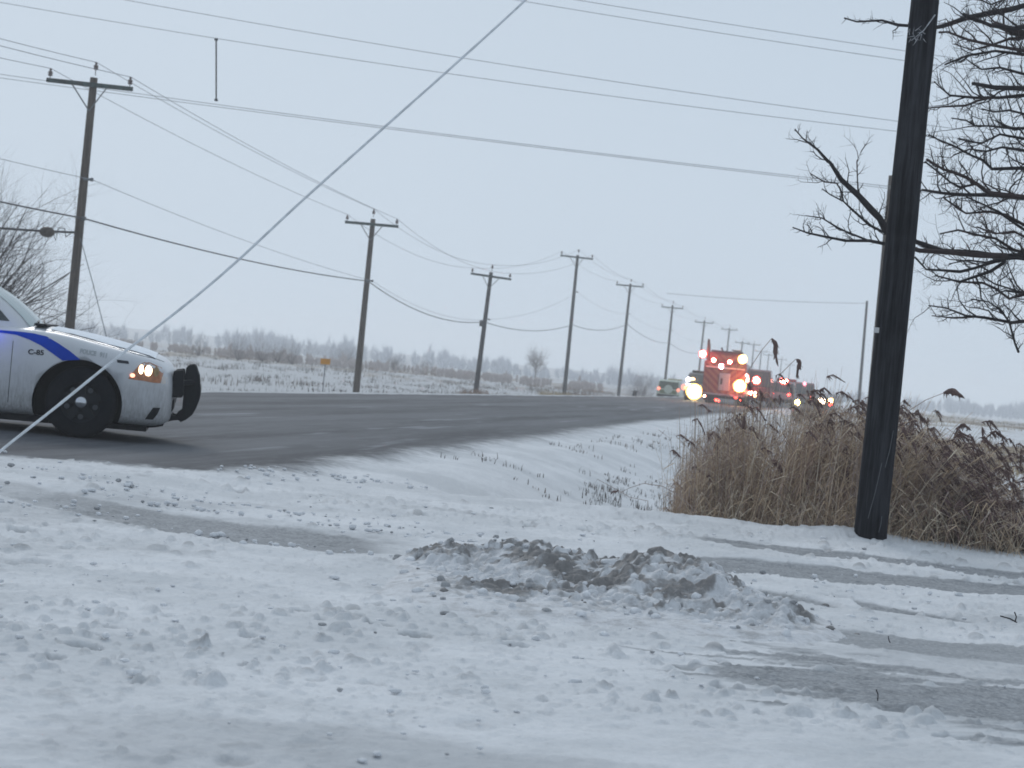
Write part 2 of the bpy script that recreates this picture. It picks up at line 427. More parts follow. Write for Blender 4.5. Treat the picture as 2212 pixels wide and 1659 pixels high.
PY, PX_ = np.meshgrid(py_, px_, indexing='ij')
h = pile_h(PX_, PY)
lm = fbm(PX_, PY, .30, 4, 201); lm2 = fbm(PX_, PY, .09, 3, 205); rid = np.abs(fbm(PX_, PY, .2, 3, 209)-.5)*2
body = sstep(h, .012, .09)
hx_ = PX_+.08*(fbm(PX_, PY, .15, 3, 221)-.5); hy_ = PY+.08*(fbm(PX_, PY, .15, 3, 222)-.5)
B1 = lumpfield(hx_, hy_, .11, .02, .058, .85, 231); B2 = lumpfield(hx_, hy_, .075, .015, .045, .7, 241); B3 = lumpfield(hx_, hy_, .04, .008, .022, .6, 251)
hh = h*.86 + body*((lm-.5)*.10 + B1*.5 + B2*.85 + B3*.8 - rid*.05 - .015) - .035*(1-sstep(h, .002, .03)) 
pz = ground_h(PX_, PY)+hh+.012
co = np.stack([PX_, PY, pz], -1).reshape(-1, 3); ny, nx = PY.shape; idx = np.arange(ny*nx).reshape(ny, nx)
quads = np.stack([idx[:-1, :-1], idx[:-1, 1:], idx[1:, 1:], idx[1:, :-1]], -1).reshape(-1, 4)
keep = (h.reshape(-1)[quads].max(1) > .004); quads = quads[keep]
me = bpy.data.meshes.new('snow_heap'); me.from_pydata(co.tolist(), [], quads.tolist()); me.update()
me.polygons.foreach_set('use_smooth', np.ones(len(quads), bool))
dirt = body*np.clip(sstep(lm, .40, .58)*.8*sstep(fbm(PX_, PY, .6, 2, 215), .30, .5) + sstep(lm2, .58, .74)*.5 + .6*sstep(h, .07, .18)*sstep(fbm(PX_, PY, .12, 3, 261), .38, .62) + .5*sstep(B1*10, .1, .8)*sstep(fbm(PX_, PY, .4, 2, 262), .45, .6), 0, 1)
attr(me, 'dirt', dirt)
heap = bpy.data.objects.new('snow_heap', me); C.collection.objects.link(heap)
tag(heap, 'dirty lumpy heap of ploughed snow in the middle of the yard', 'snow heap')
pm, t, b = newmat('dirty_snow')
tc = N(t, 'ShaderNodeTexCoord'); P = tc.outputs['Object']; a = N(t, 'ShaderNodeAttribute'); a.attribute_name = 'dirt'
n1 = noise(t, P, 9, 6, .7); n2 = noise(t, P, 30, 5, .7)
sc_ = cmix(t, mrange(t, n1, .4, .7), (.68, .69, .71), (.44, .44, .445))
dc = cmix(t, n2, (.10, .093, .09), (.30, .285, .275))
f = mth(t, 'ADD', a.outputs['Fac'], mth(t, 'MULTIPLY', mth(t, 'SUBTRACT', n2, .5), .9))
t.links.new(cmix(t, mth(t, 'MULTIPLY', mrange(t, f, .18, .70), .92), sc_, dc), b.inputs['Base Color']); b.inputs['Roughness'].default_value = .8
bp = N(t, 'ShaderNodeBump'); bp.inputs['Strength'].default_value = .8; bp.inputs['Distance'].default_value = .025
t.links.new(mth(t, 'ADD', n1, mth(t, 'MULTIPLY', n2, .5)), bp.inputs['Height']); t.links.new(bp.outputs[0], b.inputs['Normal'])
me.materials.append(pm)

# ------------------------------------------------------------------ loose clods of snow
bmi = bmesh.new(); bmesh.ops.create_icosphere(bmi, subdivisions=2, radius=1)
ICV = np.array([v.co[:] for v in bmi.verts]); ICF = np.array([[v.index for v in f.verts] for f in bmi.faces]); bmi.free()
def scatter_blobs(items, name, mats, label):
    """items: (x, y, z, r, flat, mat)"""
    vs = []; fs = []; ms = []
    for k, (x, y, z, rr, fl, mi) in enumerate(items):
        s = 1+.35*(nr.rand(len(ICV))-.5)
        ax = nr.rand(3)*.6+.7
        v = ICV*s[:, None]*ax*rr; v[:, 2] *= fl
        a = nr.rand()*6.28; ca, sa = math.cos(a), math.sin(a)
        v = np.stack([v[:, 0]*ca-v[:, 1]*sa, v[:, 0]*sa+v[:, 1]*ca, v[:, 2]], -1)+np.array([x, y, z])
        vs.append(v); fs.append(ICF+k*len(ICV)); ms.extend([mi]*len(ICF))
    v = np.concatenate(vs); f = np.concatenate(fs)
    me = bpy.data.meshes.new(name); me.from_pydata(v.tolist(), [], f.tolist())
    for m in mats: me.materials.append(m)
    me.polygons.foreach_set('material_index', ms); me.polygons.foreach_set('use_smooth', [True]*len(f)); me.update()
    o = bpy.data.objects.new(name, me); C.collection.objects.link(o); tag(o, label, kind='stuff'); return o
cm1 = mat('clod_snow', (.70, .71, .73), .8, var=.14, scale=14, bump=.6)
cm2 = mat('clod_grey', (.36, .365, .375), .85, var=.25, scale=20, bump=.6)
cm3 = mat('clod_brown', (.26, .25, .245), .9, var=.35, scale=26, bump=.6)
items = []
def clod(x, y, rr, p=(.8, .15, .05), base=None, fl=.62):
    u = rng.random(); mi = 0 if u < p[0] else (1 if u < p[0]+p[1] else 2)
    z = gz(x, y) if base is None else base
    items.append((x, y, z+rr*.05+.008, rr, fl, mi))
for _ in range(800):                                   # over the yard
    y = 5.6+12*rng.random()**.9; x = (rng.random()*2-1)*.27*y
    if x > .2 and y < 8.0 and rng.random() < .93: continue
    if x > .9 and y < 10.5 and rng.random() < .93: continue
    if float(fbm(np.array([x]), np.array([y]), 1.3, 2, 300)[0]) < .50 and rng.random() < .85: continue
    clod(x, y, .006+.020*rng.random()**2.6, (.9, .1, 0), fl=.5)
for k in range(4):                                      # rows thrown up along the ruts
    for _ in range([110, 60, 70, 20][k]):
        if k == 0: x = -4.3+4.3*rng.random(); y = np.interp(x, [-4.3, -2.5, -.5], [16.3, 15.6, 14.5])+rng.gauss(0, .16)
        elif k == 1: x = -3.4+3.4*rng.random(); y = np.interp(x, [-3.4, -2.5, -1.6, -.9, 0], [13.9, 13.3, 12.6, 12.5, 12.6])+rng.gauss(0, .12)
        elif k == 2: x = -3+3.4*rng.random(); y = np.interp(x, [-3, 0], [15.0, 13.9])+rng.gauss(0, .1)
        else: x = 1.5+2.6*rng.random(); y = 13.4+rng.gauss(0, .25)
        clod(x, y, .008+.022*rng.random()**2.2, (.85, .15, .0))
for _ in range(70):                                   # edge of the asphalt
    x = -2.5+1.8*rng.random(); y = 18.2+rng.gauss(0, .45)+(x+2.5)*1.3; clod(x, y, .008+.018*rng.random(), (.95, .05, 0))
for _ in range(420):                                    # on and around the heap
    x = rng.uniform(-.7, 2.2); y = rng.uniform(9.9, 12.9)
    hv = float(pile_h(np.array([x]), np.array([y]))[0])
    if hv < .02 and rng.random() < .75: continue
    if hv > .2 and rng.random() < .5: continue
    ix = min(419, max(0, int((x+.95)/3.45*419))); iy = min(379, max(0, int((y-9.6)/3.8*379)))
    rr = .008+.024*rng.random()**2.2
    items.append((x, y, float(pz[iy, ix])+rr*.1, rr, .7, 0 if rng.random() < .6 else (1 if rng.random() < .7 else 2)))
scatter_blobs(items, 'snow_clods', [cm1, cm2, cm3], 'loose clods of snow and slush scattered over the yard')

# ------------------------------------------------------------------ police car parked across the road
YN = 20.5                                       # distance of its near front wheel
_w = at(167, 945, YN); HW = .95; YAW = math.radians(8)
CARZ = gz(_w.x, YN+1)
CO = Vector((_w.x-HW*math.sin(YAW), YN+HW*math.cos(YAW), CARZ))
def onplane(px, py, yl):                         # detail seen at a pixel, on a lengthwise plane of the car -> car (x, z)
    d = _f + _r*((px-1106)/FPX) + _u*(-(py-829.5)/FPX)
    R = Matrix.Rotation(-YAW, 3, 'Z'); o = R @ (Vector((0, 0, CAMZ))-CO); d = R @ d
    k = (yl-o.y)/d.y; q = o+d*k; return (q.x, q.z)
def c1(cx, cy, yl=-.95): return onplane(cx*.2247, 609.9+cy*.2247, yl)
def c2(cx, cy, yl=-.95): return onplane((400+cx/6.382)*.67770, (1120+cy/6.382)*.67770, yl)

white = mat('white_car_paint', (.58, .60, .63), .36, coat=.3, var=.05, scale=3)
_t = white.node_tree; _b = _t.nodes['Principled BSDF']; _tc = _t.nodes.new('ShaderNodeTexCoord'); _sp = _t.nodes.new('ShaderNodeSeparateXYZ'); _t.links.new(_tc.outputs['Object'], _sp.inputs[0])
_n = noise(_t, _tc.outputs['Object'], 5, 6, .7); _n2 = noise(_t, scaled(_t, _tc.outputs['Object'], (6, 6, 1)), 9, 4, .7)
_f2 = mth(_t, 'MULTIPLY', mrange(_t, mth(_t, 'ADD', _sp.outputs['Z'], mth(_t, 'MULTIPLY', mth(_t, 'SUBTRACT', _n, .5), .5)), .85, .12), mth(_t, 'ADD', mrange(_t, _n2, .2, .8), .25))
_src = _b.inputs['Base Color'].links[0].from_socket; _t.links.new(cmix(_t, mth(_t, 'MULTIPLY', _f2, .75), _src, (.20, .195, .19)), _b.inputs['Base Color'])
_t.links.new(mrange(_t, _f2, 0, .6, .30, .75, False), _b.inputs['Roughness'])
snowcap = mat('thin_snow_cover', (.78, .82, .87), .85, var=.08, scale=20, bump=.3)
blackp = mat('black_plastic', (.008, .010, .014), .6, var=.3, scale=20, spec=.2)
rubber = mat('tyre_rubber', (.008, .010, .014), .9, var=.3, scale=30, bump=.3, spec=.12)
steel_dark = mat('dark_wheel_steel', (.012, .015, .02), .6, spec=.2)
chrome = mat('chrome', (.55, .57, .6), .22, metal=.9)
greym = mat('grey_metal', (.30, .32, .34), .45, metal=.6)
blue = mat('blue_stripe_paint', (.003, .05, .42), .5, var=.1, scale=6, spec=.12)
glass = mat('car_glass', (.02, .035, .04), .06, spec=.8)
wglass = mat('windscreen_glass', (.20, .29, .30), .12, spec=.7, var=.1, scale=3)
seam = mat('seam_black', (.05, .055, .06), .7)
textm = mat('lettering_black', (.02, .025, .035), .6)
textg = mat('lettering_grey', (.37, .40, .42), .4)
red = mat('red_paint', (.42, .02, .015), .35, coat=.4)
e_head = emat('headlamp_lit', (1.0, .82, .55), 9)
e_hid = emat('headlamp_warm_lit', (1.0, .78, .36), 60)
e_amber = emat('amber_lit', (1.0, .22, .05), 2.2)
e_red = emat('red_flash_lit', (1.0, .06, .04), 16)
e_redw = emat('red_white_flash_lit', (1.0, .35, .25), 60)
e_blue = emat('blue_flash_lit', (.03, .05, 1.0), 14)
e_wht = emat('white_flash_lit', (.85, .85, 1.0), 50)
e_yel = emat('yellow_flash_lit', (1.0, .70, .28), 55)

e_glare_r = emat('red_glare_lit', (1.0, .05, .04), 3.5)  # emission for discs added behind the lamps to imitate their glare
e_glare_y = emat('amber_glare_lit', (1.0, .62, .18), 3.0)
car = empty('police_car', CO, YAW)
tag(car, 'white police sedan with blue sweeping stripe and black push bar, parked across the road', 'police car')
ST = [(-4.18,.34,.72,.86,.62),(-4.12,.24,.86,1.0,.80),(-3.7,.19,.97,1.08,.91),(-3.05,.17,1.0,1.09,.95),(-2.2,.16,.99,1.07,.955),(-1.2,.16,1.0,1.07,.955),
      (-.62,.16,1.015,1.085,.953),(-.3,.16,1.0,1.07,.95),(.0,.16,.945,1.035,.948),(.3,.16,.885,.985,.945),(.52,.155,.85,.94,.93),(.64,.155,.82,.905,.90),(.73,.16,.785,.875,.85),
      (.79,.175,.74,.84,.79),(.835,.20,.68,.80,.70),(.865,.23,.60,.74,.58),(.88,.27,.52,.64,.42)]
vs = []; fs = []; K = 0
for (x, zb, zs, zt, wd) in ST:
    half = [(0, zb), (wd*.82, zb), (wd*.955, zb+.045), (wd*.985, zb+.16), (wd, zb+.5*(zs-zb)), (wd*1.0, zs-.16), (wd*.985, zs-.07), (wd*.955, zs-.015), (wd*.88, zs+.02), (wd*.72, zs+.35*(zt-zs)+.02), (wd*.4, zt-.012), (0, zt)]
    ring = half + [(-y, z) for (y, z) in half[-2:0:-1]]
    K = len(ring); vs += [(x, y, z) for (y, z) in ring]
n = len(ST)
for i in range(n-1):
    for k in range(K):
        k2 = (k+1) % K; fs.append((i*K+k, i*K+k2, (i+1)*K+k2, (i+1)*K+k))
fs.append(tuple(range(K))[::-1]); fs.append(tuple((n-1)*K+k for k in range(K)))
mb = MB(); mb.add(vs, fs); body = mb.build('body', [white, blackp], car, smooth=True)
md = body.modifiers.new('s', 'SUBSURF'); md.levels = 1; md.render_levels = 1
bake(body)
bmt = bmesh.new(); bmt.from_mesh(body.data); BV = BVHTree.FromBMesh(bmt); bmt.free()
def onside(x, z, off=.003, side=-1):
    hit = BV.ray_cast(Vector((x, side*3.0, z)), Vector((0, -side, 0)))
    while (hit[0] is None or (x < .6 and abs(hit[0].y) < .87)) and z > .5:
        z -= .008; hit = BV.ray_cast(Vector((x, side*3.0, z)), Vector((0, -side, 0)))
    y = hit[0].y if hit[0] is not None else side*.9
    return Vector((x, y+side*off, z))
def patch_side(name, poly, m, parent, off=.003, sub=2, side=-1, thick=0):
    """a skin of the given outline laid on the flank"""
    bm = bmesh.new(); vv = [bm.verts.new((p[0], 0, p[1])) for p in poly]; f = bm.faces.new(vv)
    bmesh.ops.triangulate(bm, faces=bm.faces[:])
    bmesh.ops.subdivide_edges(bm, edges=bm.edges[:], cuts=sub, use_grid_fill=True)
    for v in bm.verts: v.co = onside(v.co.x, v.co.z, off, side)
    me = bpy.data.meshes.new(name); bm.to_mesh(me); bm.free(); me.materials.append(m)
    me.polygons.foreach_set('use_smooth', [True]*len(me.polygons))
    o = bpy.data.objects.new(name, me); C.collection.objects.link(o); o.parent = parent; return o
def strip_side(name, up, lo, m, parent, off=.003, side=-1):
    def res(pts, n=28):
        pts = [Vector((p[0], p[1])) for p in pts]; L = [0]
        for a, b in zip(pts, pts[1:]): L.append(L[-1]+(b-a).length)
        xs = np.linspace(0, L[-1], n); return list(zip(np.interp(xs, L, [p.x for p in pts]), np.interp(xs, L, [p.y for p in pts])))
    _x = [q[0] for q in ST]; _z = [q[2] for q in ST]
    up = [(a, min(b_, float(np.interp(a, _x, _z))-.022)) for a, b_ in up]
    U, L_ = res(up), res(lo); vs = []; fs = []; W = 7
    for a, b in zip(U, L_):
        for k in range(W):
            q = k/(W-1); vs.append(onside(a[0]*(1-q)+b[0]*q, a[1]*(1-q)+b[1]*q, off, side))
    for i in range(len(U)-1):
        for k in range(W-1): fs.append((i*W+k, i*W+k+1, (i+1)*W+k+1, (i+1)*W+k))
    mb = MB(); mb.add(vs, fs); return mb.build(name, m, parent, smooth=True)
# stripe
up = [c1(x, y) for x, y in ((0,404),(150,425),(300,460),(450,520),(600,610),(700,680),(775,745))]
lo = [c1(x, y) for x, y in ((0,482),(150,502),(280,550),(400,610),(500,680),(590,742),(600,752))]
up = [(-3.6, up[0][1]-.10), (-2.2, up[0][1]-.03), (-1.3, up[0][1]+.0)]+up; lo = [(-3.6, lo[0][1]-.16), (-2.2, lo[0][1]-.07), (-1.3, lo[0][1]-.01)]+lo
for sd in (-1, 1): strip_side('blue_stripe', up, lo, blue, body, .004, sd)
# door skins and seams
for sd in (-1, 1):
    for (xa, xb) in ((-.70, -1.78), (-1.80, -2.78)):
        d_ = empty('door') if False else None
        z0, z1 = .24, .955
        fr = [(xa, z0+.05), (xa-.02, z0), (xb+.02, z0), (xb, z0+.05), (xb, z1), (xa-.03, z1), (xa, z1-.06)]
        dp = patch_side('door', fr, white, car, .0015, 3, sd)
        sm = MB()
        pts = [onside(p[0], p[1], .0025, sd) for p in [fr[0], fr[6], fr[5]]]
        seamline = []
        for q in np.linspace(0, 1, 14): seamline.append(onside(xa, z0+.05+(z1-.06-z0-.05)*q, .001, sd))
        sm.tube(seamline, .0035, 4); sm.build('door_seam', seam, dp)
        hm = MB(); hm.box(onside((xb+.16), .86, .02, sd), (.17, .03, .025)); hm.build('door_handle', white, dp, bevel=.006)
# wheel wells (cut) and wheels
def cutter(xc, zc, r):
    res = []
    for sd in (-1, 1):
        mb = MB(); mb.lathe([(r, sd*.62), (r, sd*1.2)], (xc, 0, zc), 'Y', 48); res.append(mb.build('cut', blackp))
    return res
wc = []
for xc in (-.035, -3.09):
    for o in cutter(xc, .335, .437):
        wc.append(o); o.matrix_world = car.matrix_basis.copy()
        md = body.modifiers.new('b', 'BOOLEAN'); md.operation = 'DIFFERENCE'; md.object = o; md.solver = 'EXACT'; md.use_self = False
_bm = bmesh.new(); _bm.from_mesh(body.data); bmesh.ops.recalc_face_normals(_bm, faces=_bm.faces)
if _bm.calc_volume(signed=True) < 0: bmesh.ops.reverse_faces(_bm, faces=_bm.faces)
print('BODYVOL', _bm.calc_volume(signed=True), [e for e in _bm.edges if not e.is_manifold][:3]); _bm.to_mesh(body.data); _bm.free()
bake(body)
for o in wc: bpy.data.objects.remove(o)
insm = mat('dull_rim_insert', (.05, .058, .068), .6)
def wheel(xc, sd):
    yc = sd*(HW-.135)
    wl = MB()
    prof = [(.20, -.105), (.30, -.115), (.338, -.10), (.352, -.07), (.353, .07), (.338, .10), (.30, .115), (.20, .105)]
    wl.lathe(prof, (xc, yc, .352), 'Y', 48, cap=False)
    wob = wl.build('wheel', rubber, car, smooth=True)
    rm = MB(); s = sd
    rm.lathe([(.0, s*.055), (.06, s*.06), (.10, s*.045), (.17, s*.04), (.20, s*.07), (.212, s*.10), (.225, s*.105)], (xc, yc, .352), 'Y', 40, cap=False)
    for k in range(5):
        a = 2*math.pi*k/5+.35
        R = Matrix.Rotation(-a, 3, 'Y')
        rm.box(Vector((xc, yc+s*.055, .352))+R @ Vector((.125, 0, 0)), (.17, .03, .07), R)
    rm.build('rim', steel_dark, wob, smooth=False)
    hb = MB(); hb.lathe([(.062, s*.06), (.060, s*.085), (.045, s*.097), (.0, s*.10)], (xc, yc, .352), 'Y', 28, cap=False)
    hb.build('hub_cap', chrome, wob, smooth=True)
    for k in range(5):
        a = 2*math.pi*k/5+.35+math.pi/5; ho = MB()
        ho.lathe([(.027, s*.047), (.027, s*.055), (0, s*.056)], (xc+.145*math.cos(a), yc, .352+.145*math.sin(a)), 'Y', 12, cap=False)
        ho.build('rim_insert', insm, wob)
for xc in (0, -3.05):
    for sd in (-1, 1): wheel(xc, sd)
# front lamp, bumper openings, marker, lettering
hl = [c1(x, y) for x, y in ((1232,925),(1262,882),(1330,805),(1388,766),(1440,772),(1490,795),(1575,835),(1560,905),(1540,972),(1465,966),(1380,948),(1290,936))]
lampm = mat('lamp_housing', (.16, .07, .025), .18, coat=.8, var=.6, scale=30)
_b = lampm.node_tree.nodes['Principled BSDF']; _b.inputs['Emission Color'].default_value = (1, .34, .10, 1); _b.inputs['Emission Strength'].default_value = .08
for sd in (-1, 1):
    hd = patch_side('headlight', hl, lampm, car, .004, 2, sd)
    for (cc, rr, nm, mm) in ((c1(1356, 838), (.021, .045), 'lamp_bulb', e_head), (c1(1426, 852), (.034, .050), 'lamp_bulb', e_head), (c1(1274, 895), (.024, .020), 'side_marker_bulb', emat('amber_bulb_lit', (1, .35, .22), 3.2) if sd < 0 else e_amber)):
        patch_side(nm, [(cc[0]+rr[0]*math.cos(a), cc[1]+rr[1]*math.sin(a)) for a in np.linspace(0, 6.283, 15)[:-1]], mm, hd, .009, 1, sd)
    cc = c1(1500, 862); patch_side('reflector', [(cc[0]+.028*math.cos(a), cc[1]+.05*math.sin(a)) for a in np.linspace(0, 6.283, 13)[:-1]], mat('reflector_glow', (.26, .17, .07), .3, coat=.5, var=.5, scale=25) if sd < 0 else lampm, hd, .007, 1, sd)
    patch_side('fog_slot', [c2(x, y) for x, y in ((555,1150),(700,1160),(640,1290),(550,1400),(385,1390),(470,1270))], blackp, car, .004, 2, sd)
    patch_side('marker_lamp', [c1(x, y) for x, y in ((1122,742),(1232,757),(1240,785),(1128,772))], textm, car, .004, 1, sd)
    lip = MB(); pts = [onside(x, .165+(.0 if x < .7 else (x-.7)*.25), .004, sd) for x in np.linspace(.43, .80, 10)]
    lip.tube(pts, .018, 5); lip.build('bumper_lip', blackp, car)
    patch_side('headlight_trim', [c1(x, y) for x, y in ((1560,850),(1600,860),(1610,985),(1545,975))], mat('lamp_trim', (.62, .58, .55), .4), car, .004, 1, sd)
under = MB(); under.box((-.1, 0, .135), (1.5, 1.45, .05)); under.box((-2.0, 0, .15), (3.4, 1.6, .06)); under.build('underbody', blackp, car)
def text(s, h, pos, m, parent, slant=0.0, rot=0.0, name='lettering', spacing=1.0, bold=.0):
    cu = bpy.data.curves.new('t', 'FONT'); cu.body = s; cu.size = h; cu.shear = slant; cu.space_character = spacing; cu.offset = bold
    o = bpy.data.objects.new('t', cu); C.collection.objects.link(o)
    dg = bpy.context.evaluated_depsgraph_get(); me = bpy.data.meshes.new_from_object(o.evaluated_get(dg)); bpy.data.objects.remove(o)
    me.name = name; me.materials.clear(); me.materials.append(m)
    ob = bpy.data.objects.new(name, me); C.collection.objects.link(ob); ob.parent = parent
    return ob
def side_text(s, h, x, z, rot, m, sx=1.0, bold=.0):
    o = text(s, h, None, m, body, bold=bold)
    cr, sr = math.cos(rot), math.sin(rot)
    for v in o.data.vertices:
        a, b_ = v.co.x*sx, v.co.y
        v.co = onside(x+a*cr-b_*sr, z+a*sr+b_*cr, .0045, -1)
    return o
p = c1(268, 688); side_text('C-85', .068, p[0], p[1], .015, textm, 1.12, .0022)
p = c1(765, 678); q = c1(1100, 738); rt = math.atan2(q[1]-p[1], q[0]-p[0])
side_text('POLICE', .062, p[0], p[1], rt, textg, .78, .003); p2 = c1(955, 712); side_text('911', .062, p2[0]+.0, p2[1], rt, textg, .82, .003)
# hood seam and cowl
for sd in (-1, 1):
    hs = MB(); pts = []
    for x in np.linspace(-.42, .76, 24):
        hit = BV.ray_cast(Vector((x, sd*.80 if x < .5 else sd*(.80-.35*((x-.5)/.3)**2), 3)), Vector((0, 0, -1)))
        if hit[0] is not None: pts.append(hit[0]+Vector((0, 0, .001)))
    hs.tube(pts, .004, 4); hs.build('bonnet_seam', seam, car)
sn = MB(); vs = []; fs = []
gx = np.linspace(-.36, .68, 16); gy = np.linspace(-.74, .74, 18)
for x in gx:
    for y in gy:
        hit = BV.ray_cast(Vector((x, y*(1 if x < .4 else 1-.25*(x-.4)), 3)), Vector((0, 0, -1)))
        vs.append(hit[0]+Vector((0, 0, .004+.006*rng.random())))
for i in range(len(gx)-1):
    for k in range(len(gy)-1): fs.append((i*18+k, i*18+k+1, (i+1)*18+k+1, (i+1)*18+k))
sn.add(vs, fs); sn.build('bonnet_snow', snowcap, car, smooth=True)
cw = MB(); cw.box((-.47, 0, 1.078), (.12, 1.5, .02)); cw.tube([(-.50, -.6, 1.095), (-.56, .1, 1.12)], .008, 5); cw.tube([(-.50, .1, 1.095), (-.56, .7, 1.12)], .008, 5); cw.build('cowl_and_wipers', blackp, car)
# cabin
fb, ft, rb, rt_ = -.46, -1.22, -3.62, -2.75
zb_, zt_ = 1.02, 1.46
cb = MB()
NZ = 7; rings = []
for q in np.linspace(0, 1, NZ):
    e = q**.85
    x0 = fb+(ft-fb)*q; x1 = rb+(rt_-rb)*q; w0 = .80-.20*e; zz = zb_+(zt_-zb_)*math.sin(q*math.pi/2)**.9
    rings.append([(x0, 0, zz+.012), (x0-.02, w0*.5, zz+.008), (x0-.09, w0*.92, zz), (x0-.25, w0, zz-.0), ((x0+x1)/2, w0+.015, zz), (x1+.25, w0, zz), (x1+.06, w0*.92, zz), (x1, w0*.5, zz), (x1, 0, zz),
                  (x1, -w0*.5, zz), (x1+.06, -w0*.92, zz), (x1+.25, -w0, zz), ((x0+x1)/2, -w0-.015, zz), (x0-.25, -w0, zz), (x0-.09, -w0*.92, zz), (x0-.02, -w0*.5, zz+.008)])
KK = 16; vs = [v for r_ in rings for v in r_]; fs = []
for i in range(NZ-1):
    for k in range(KK): fs.append((i*KK+k, i*KK+(k+1) % KK, (i+1)*KK+(k+1) % KK, (i+1)*KK+k))
fs.append(tuple((NZ-1)*KK+k for k in range(KK)))
cb.add(vs, fs); cab = cb.build('cabin', white, car, smooth=True)
def skin(name, kk, q0, q1, m, off, inset=0.0):
    """glass laid on the cabin between ring columns kk"""
    vs = []; fs = []
    for q in np.linspace(q0, q1, 8):
        f_ = q*(NZ-1); i = min(int(f_), NZ-2); fr = f_-i
        for k in kk:
            a = Vector(rings[i][k % KK])*(1-fr)+Vector(rings[i+1][k % KK])*fr; c_ = Vector((-2.0, 0, 1.0)); vs.append(a+(a-c_).normalized()*off)
    W = len(kk)
    for i in range(7):
        for k in range(W-1): fs.append((i*W+k, i*W+k+1, (i+1)*W+k+1, (i+1)*W+k))
    mb = MB(); mb.add(vs, fs); return mb.build(name, m, cab, smooth=True)
skin('windscreen', [14, 15, 0, 1, 2], .03, .93, wglass, .006)
skin('rear_window', [6, 7, 8, 9, 10], .05, .93, glass, .006)
skin('side_window', [3, 4, 5], .08, .86, glass, .006); skin('side_window', [11, 12, 13], .08, .86, glass, .006)
lb = MB(); lb.box((-1.75, 0, 1.52), (.28, 1.15, .09)); lbo = lb.build('light_bar', blackp, car, bevel=.02)
for k, (y, m_) in enumerate(((-.42, e_blue), (-.14, e_red), (.14, e_blue), (.42, e_red))):
    q = MB(); q.box((-1.75, y, 1.53), (.29, .22, .06)); q.build('flasher', m_, lbo, bevel=.01)
for sd in (-1, 1):
    mr = MB(); mr.box((-.98, sd*1.03, 1.04), (.13, .20, .14)); mo = mr.build('wing_mirror', white, car, bevel=.03)
    q = MB(); q.box((-.912, sd*1.06, .985), (.02, .14, .03)); q.build('mirror_flasher', e_blue, mo)
# push bar
pb = empty('push_bar', (0, 0, 0)); pb.parent = car
outl = [(1225,430),(1235,330),(1300,275),(1400,265),(1450,330),(1505,500),(1530,830),(1500,1000),(1440,1150),(1360,1290),(1230,1390),(1120,1440),(1080,1395),(960,1405),(850,1430),(700,1420),(740,1340),(850,1250),(930,1240),(945,1290),(1010,1310),(1060,1250),(1150,1190),(1178,900),(1185,700)]
YB = -.27
poly = [c2(x, y, YB) for x, y in outl]
for yb in (-.27, .27):
    u_ = MB(); u_.prism(poly, yb-.035, yb+.035); u_.build('upright', blackp, pb, bevel=.008)
cpl = MB()
zt1 = poly[2][1]; zl = poly[8][1]; xf = max(p[0] for p in poly)
cpl.box((xf-.06, 0, (zt1+zl)/2-.01), (.05, .52, (zt1-zl)*.72)); cpl.tube([(xf-.08, -.27, zt1-.06), (xf-.08, .27, zt1-.06)], .03, 8)
cpl.build('cross_plate', blackp, pb, bevel=.01)
side = [c2(x, y, -.45) for x, y in ((985,400),(1020,385),(1170,370),(1188,400),(1190,560),(1188,860),(1150,940),(920,935),(895,870),(945,600))]
for sd in (-1, 1):
    q = MB(); q.prism(side, sd*.45-.05, sd*.45+.05); q.build('lamp_guard', blackp, pb, bevel=.012)
    q = MB(); a = side[3]; q.tube([(side[8][0]+.08, sd*.42, (side[0][1]+side[8][1])/2), (xf-.07, sd*.27, (side[0][1]+side[8][1])/2+.02)], .03, 8); q.build('guard_arm', blackp, pb)
gr = MB(); gr.box((.868, 0, .60), (.05, .80, .15)); gr.box((.868, 0, .38), (.04, .8, .12)); gr.build('grille', blackp, car, bevel=.02)
pl = MB(); pl.box((.90, 0, .48), (.012, .31, .15)); pl.build('number_plate', mat('plate_white', (.7, .7, .72), .4), car)
for sd in (-1, 1):
    q = MB(); q.box((-4.15, sd*.62, .80), (.1, .34, .16)); q.build('tail_light', red, car, bevel=.02)

# ------------------------------------------------------------------ utility poles and wires
def woodmat(name, c0, c1_, rough=.9):
    m, t, b = newmat(name); tc = N(t, 'ShaderNodeTexCoord')
    v = scaled(t, tc.outputs['Object'], (1, 1, .05)); n1 = noise(t, v, 22, 6, .75); n2 = noise(t, tc.outputs['Object'], 1.3, 3)
    c = cmix(t, mrange(t, n1, .32, .68), c0, c1_); c = cmix(t, mth(t, 'MULTIPLY', mrange(t, n2, .45, .7), .5), c, tuple(x*.6 for x in c0))
    t.links.new(c, b.inputs['Base Color']); b.inputs['Roughness'].default_value = rough; b.inputs['Specular IOR Level'].default_value = .08
    bp = N(t, 'ShaderNodeBump'); bp.inputs['Strength'].default_value = .7; bp.inputs['Distance'].default_value = .01
    t.links.new(n1, bp.inputs['Height']); t.links.new(bp.outputs[0], b.inputs['Normal']); return m
w_brown = woodmat('weathered_pole_wood', (.045, .035, .028), (.14, .115, .095))
w_grey = woodmat('grey_pole_wood', (.03, .032, .035), (.08, .08, .08))
w_dark = woodmat('creosoted_pole_wood', (.005, .0055, .008), (.040, .041, .048))
arm_m = woodmat('crossarm_wood', (.03, .03, .03), (.08, .125, .12))
insu = mat('insulator_porcelain', (.10, .07, .065), .35, spec=.6)
galv = mat('galvanised_steel', (.16, .17, .18), .55, metal=.4)
wire_m = mat('wire_aluminium', (.16, .175, .195), .6, var=.2, scale=2)
cable_m = mat('cable_black', (.035, .04, .045), .7)
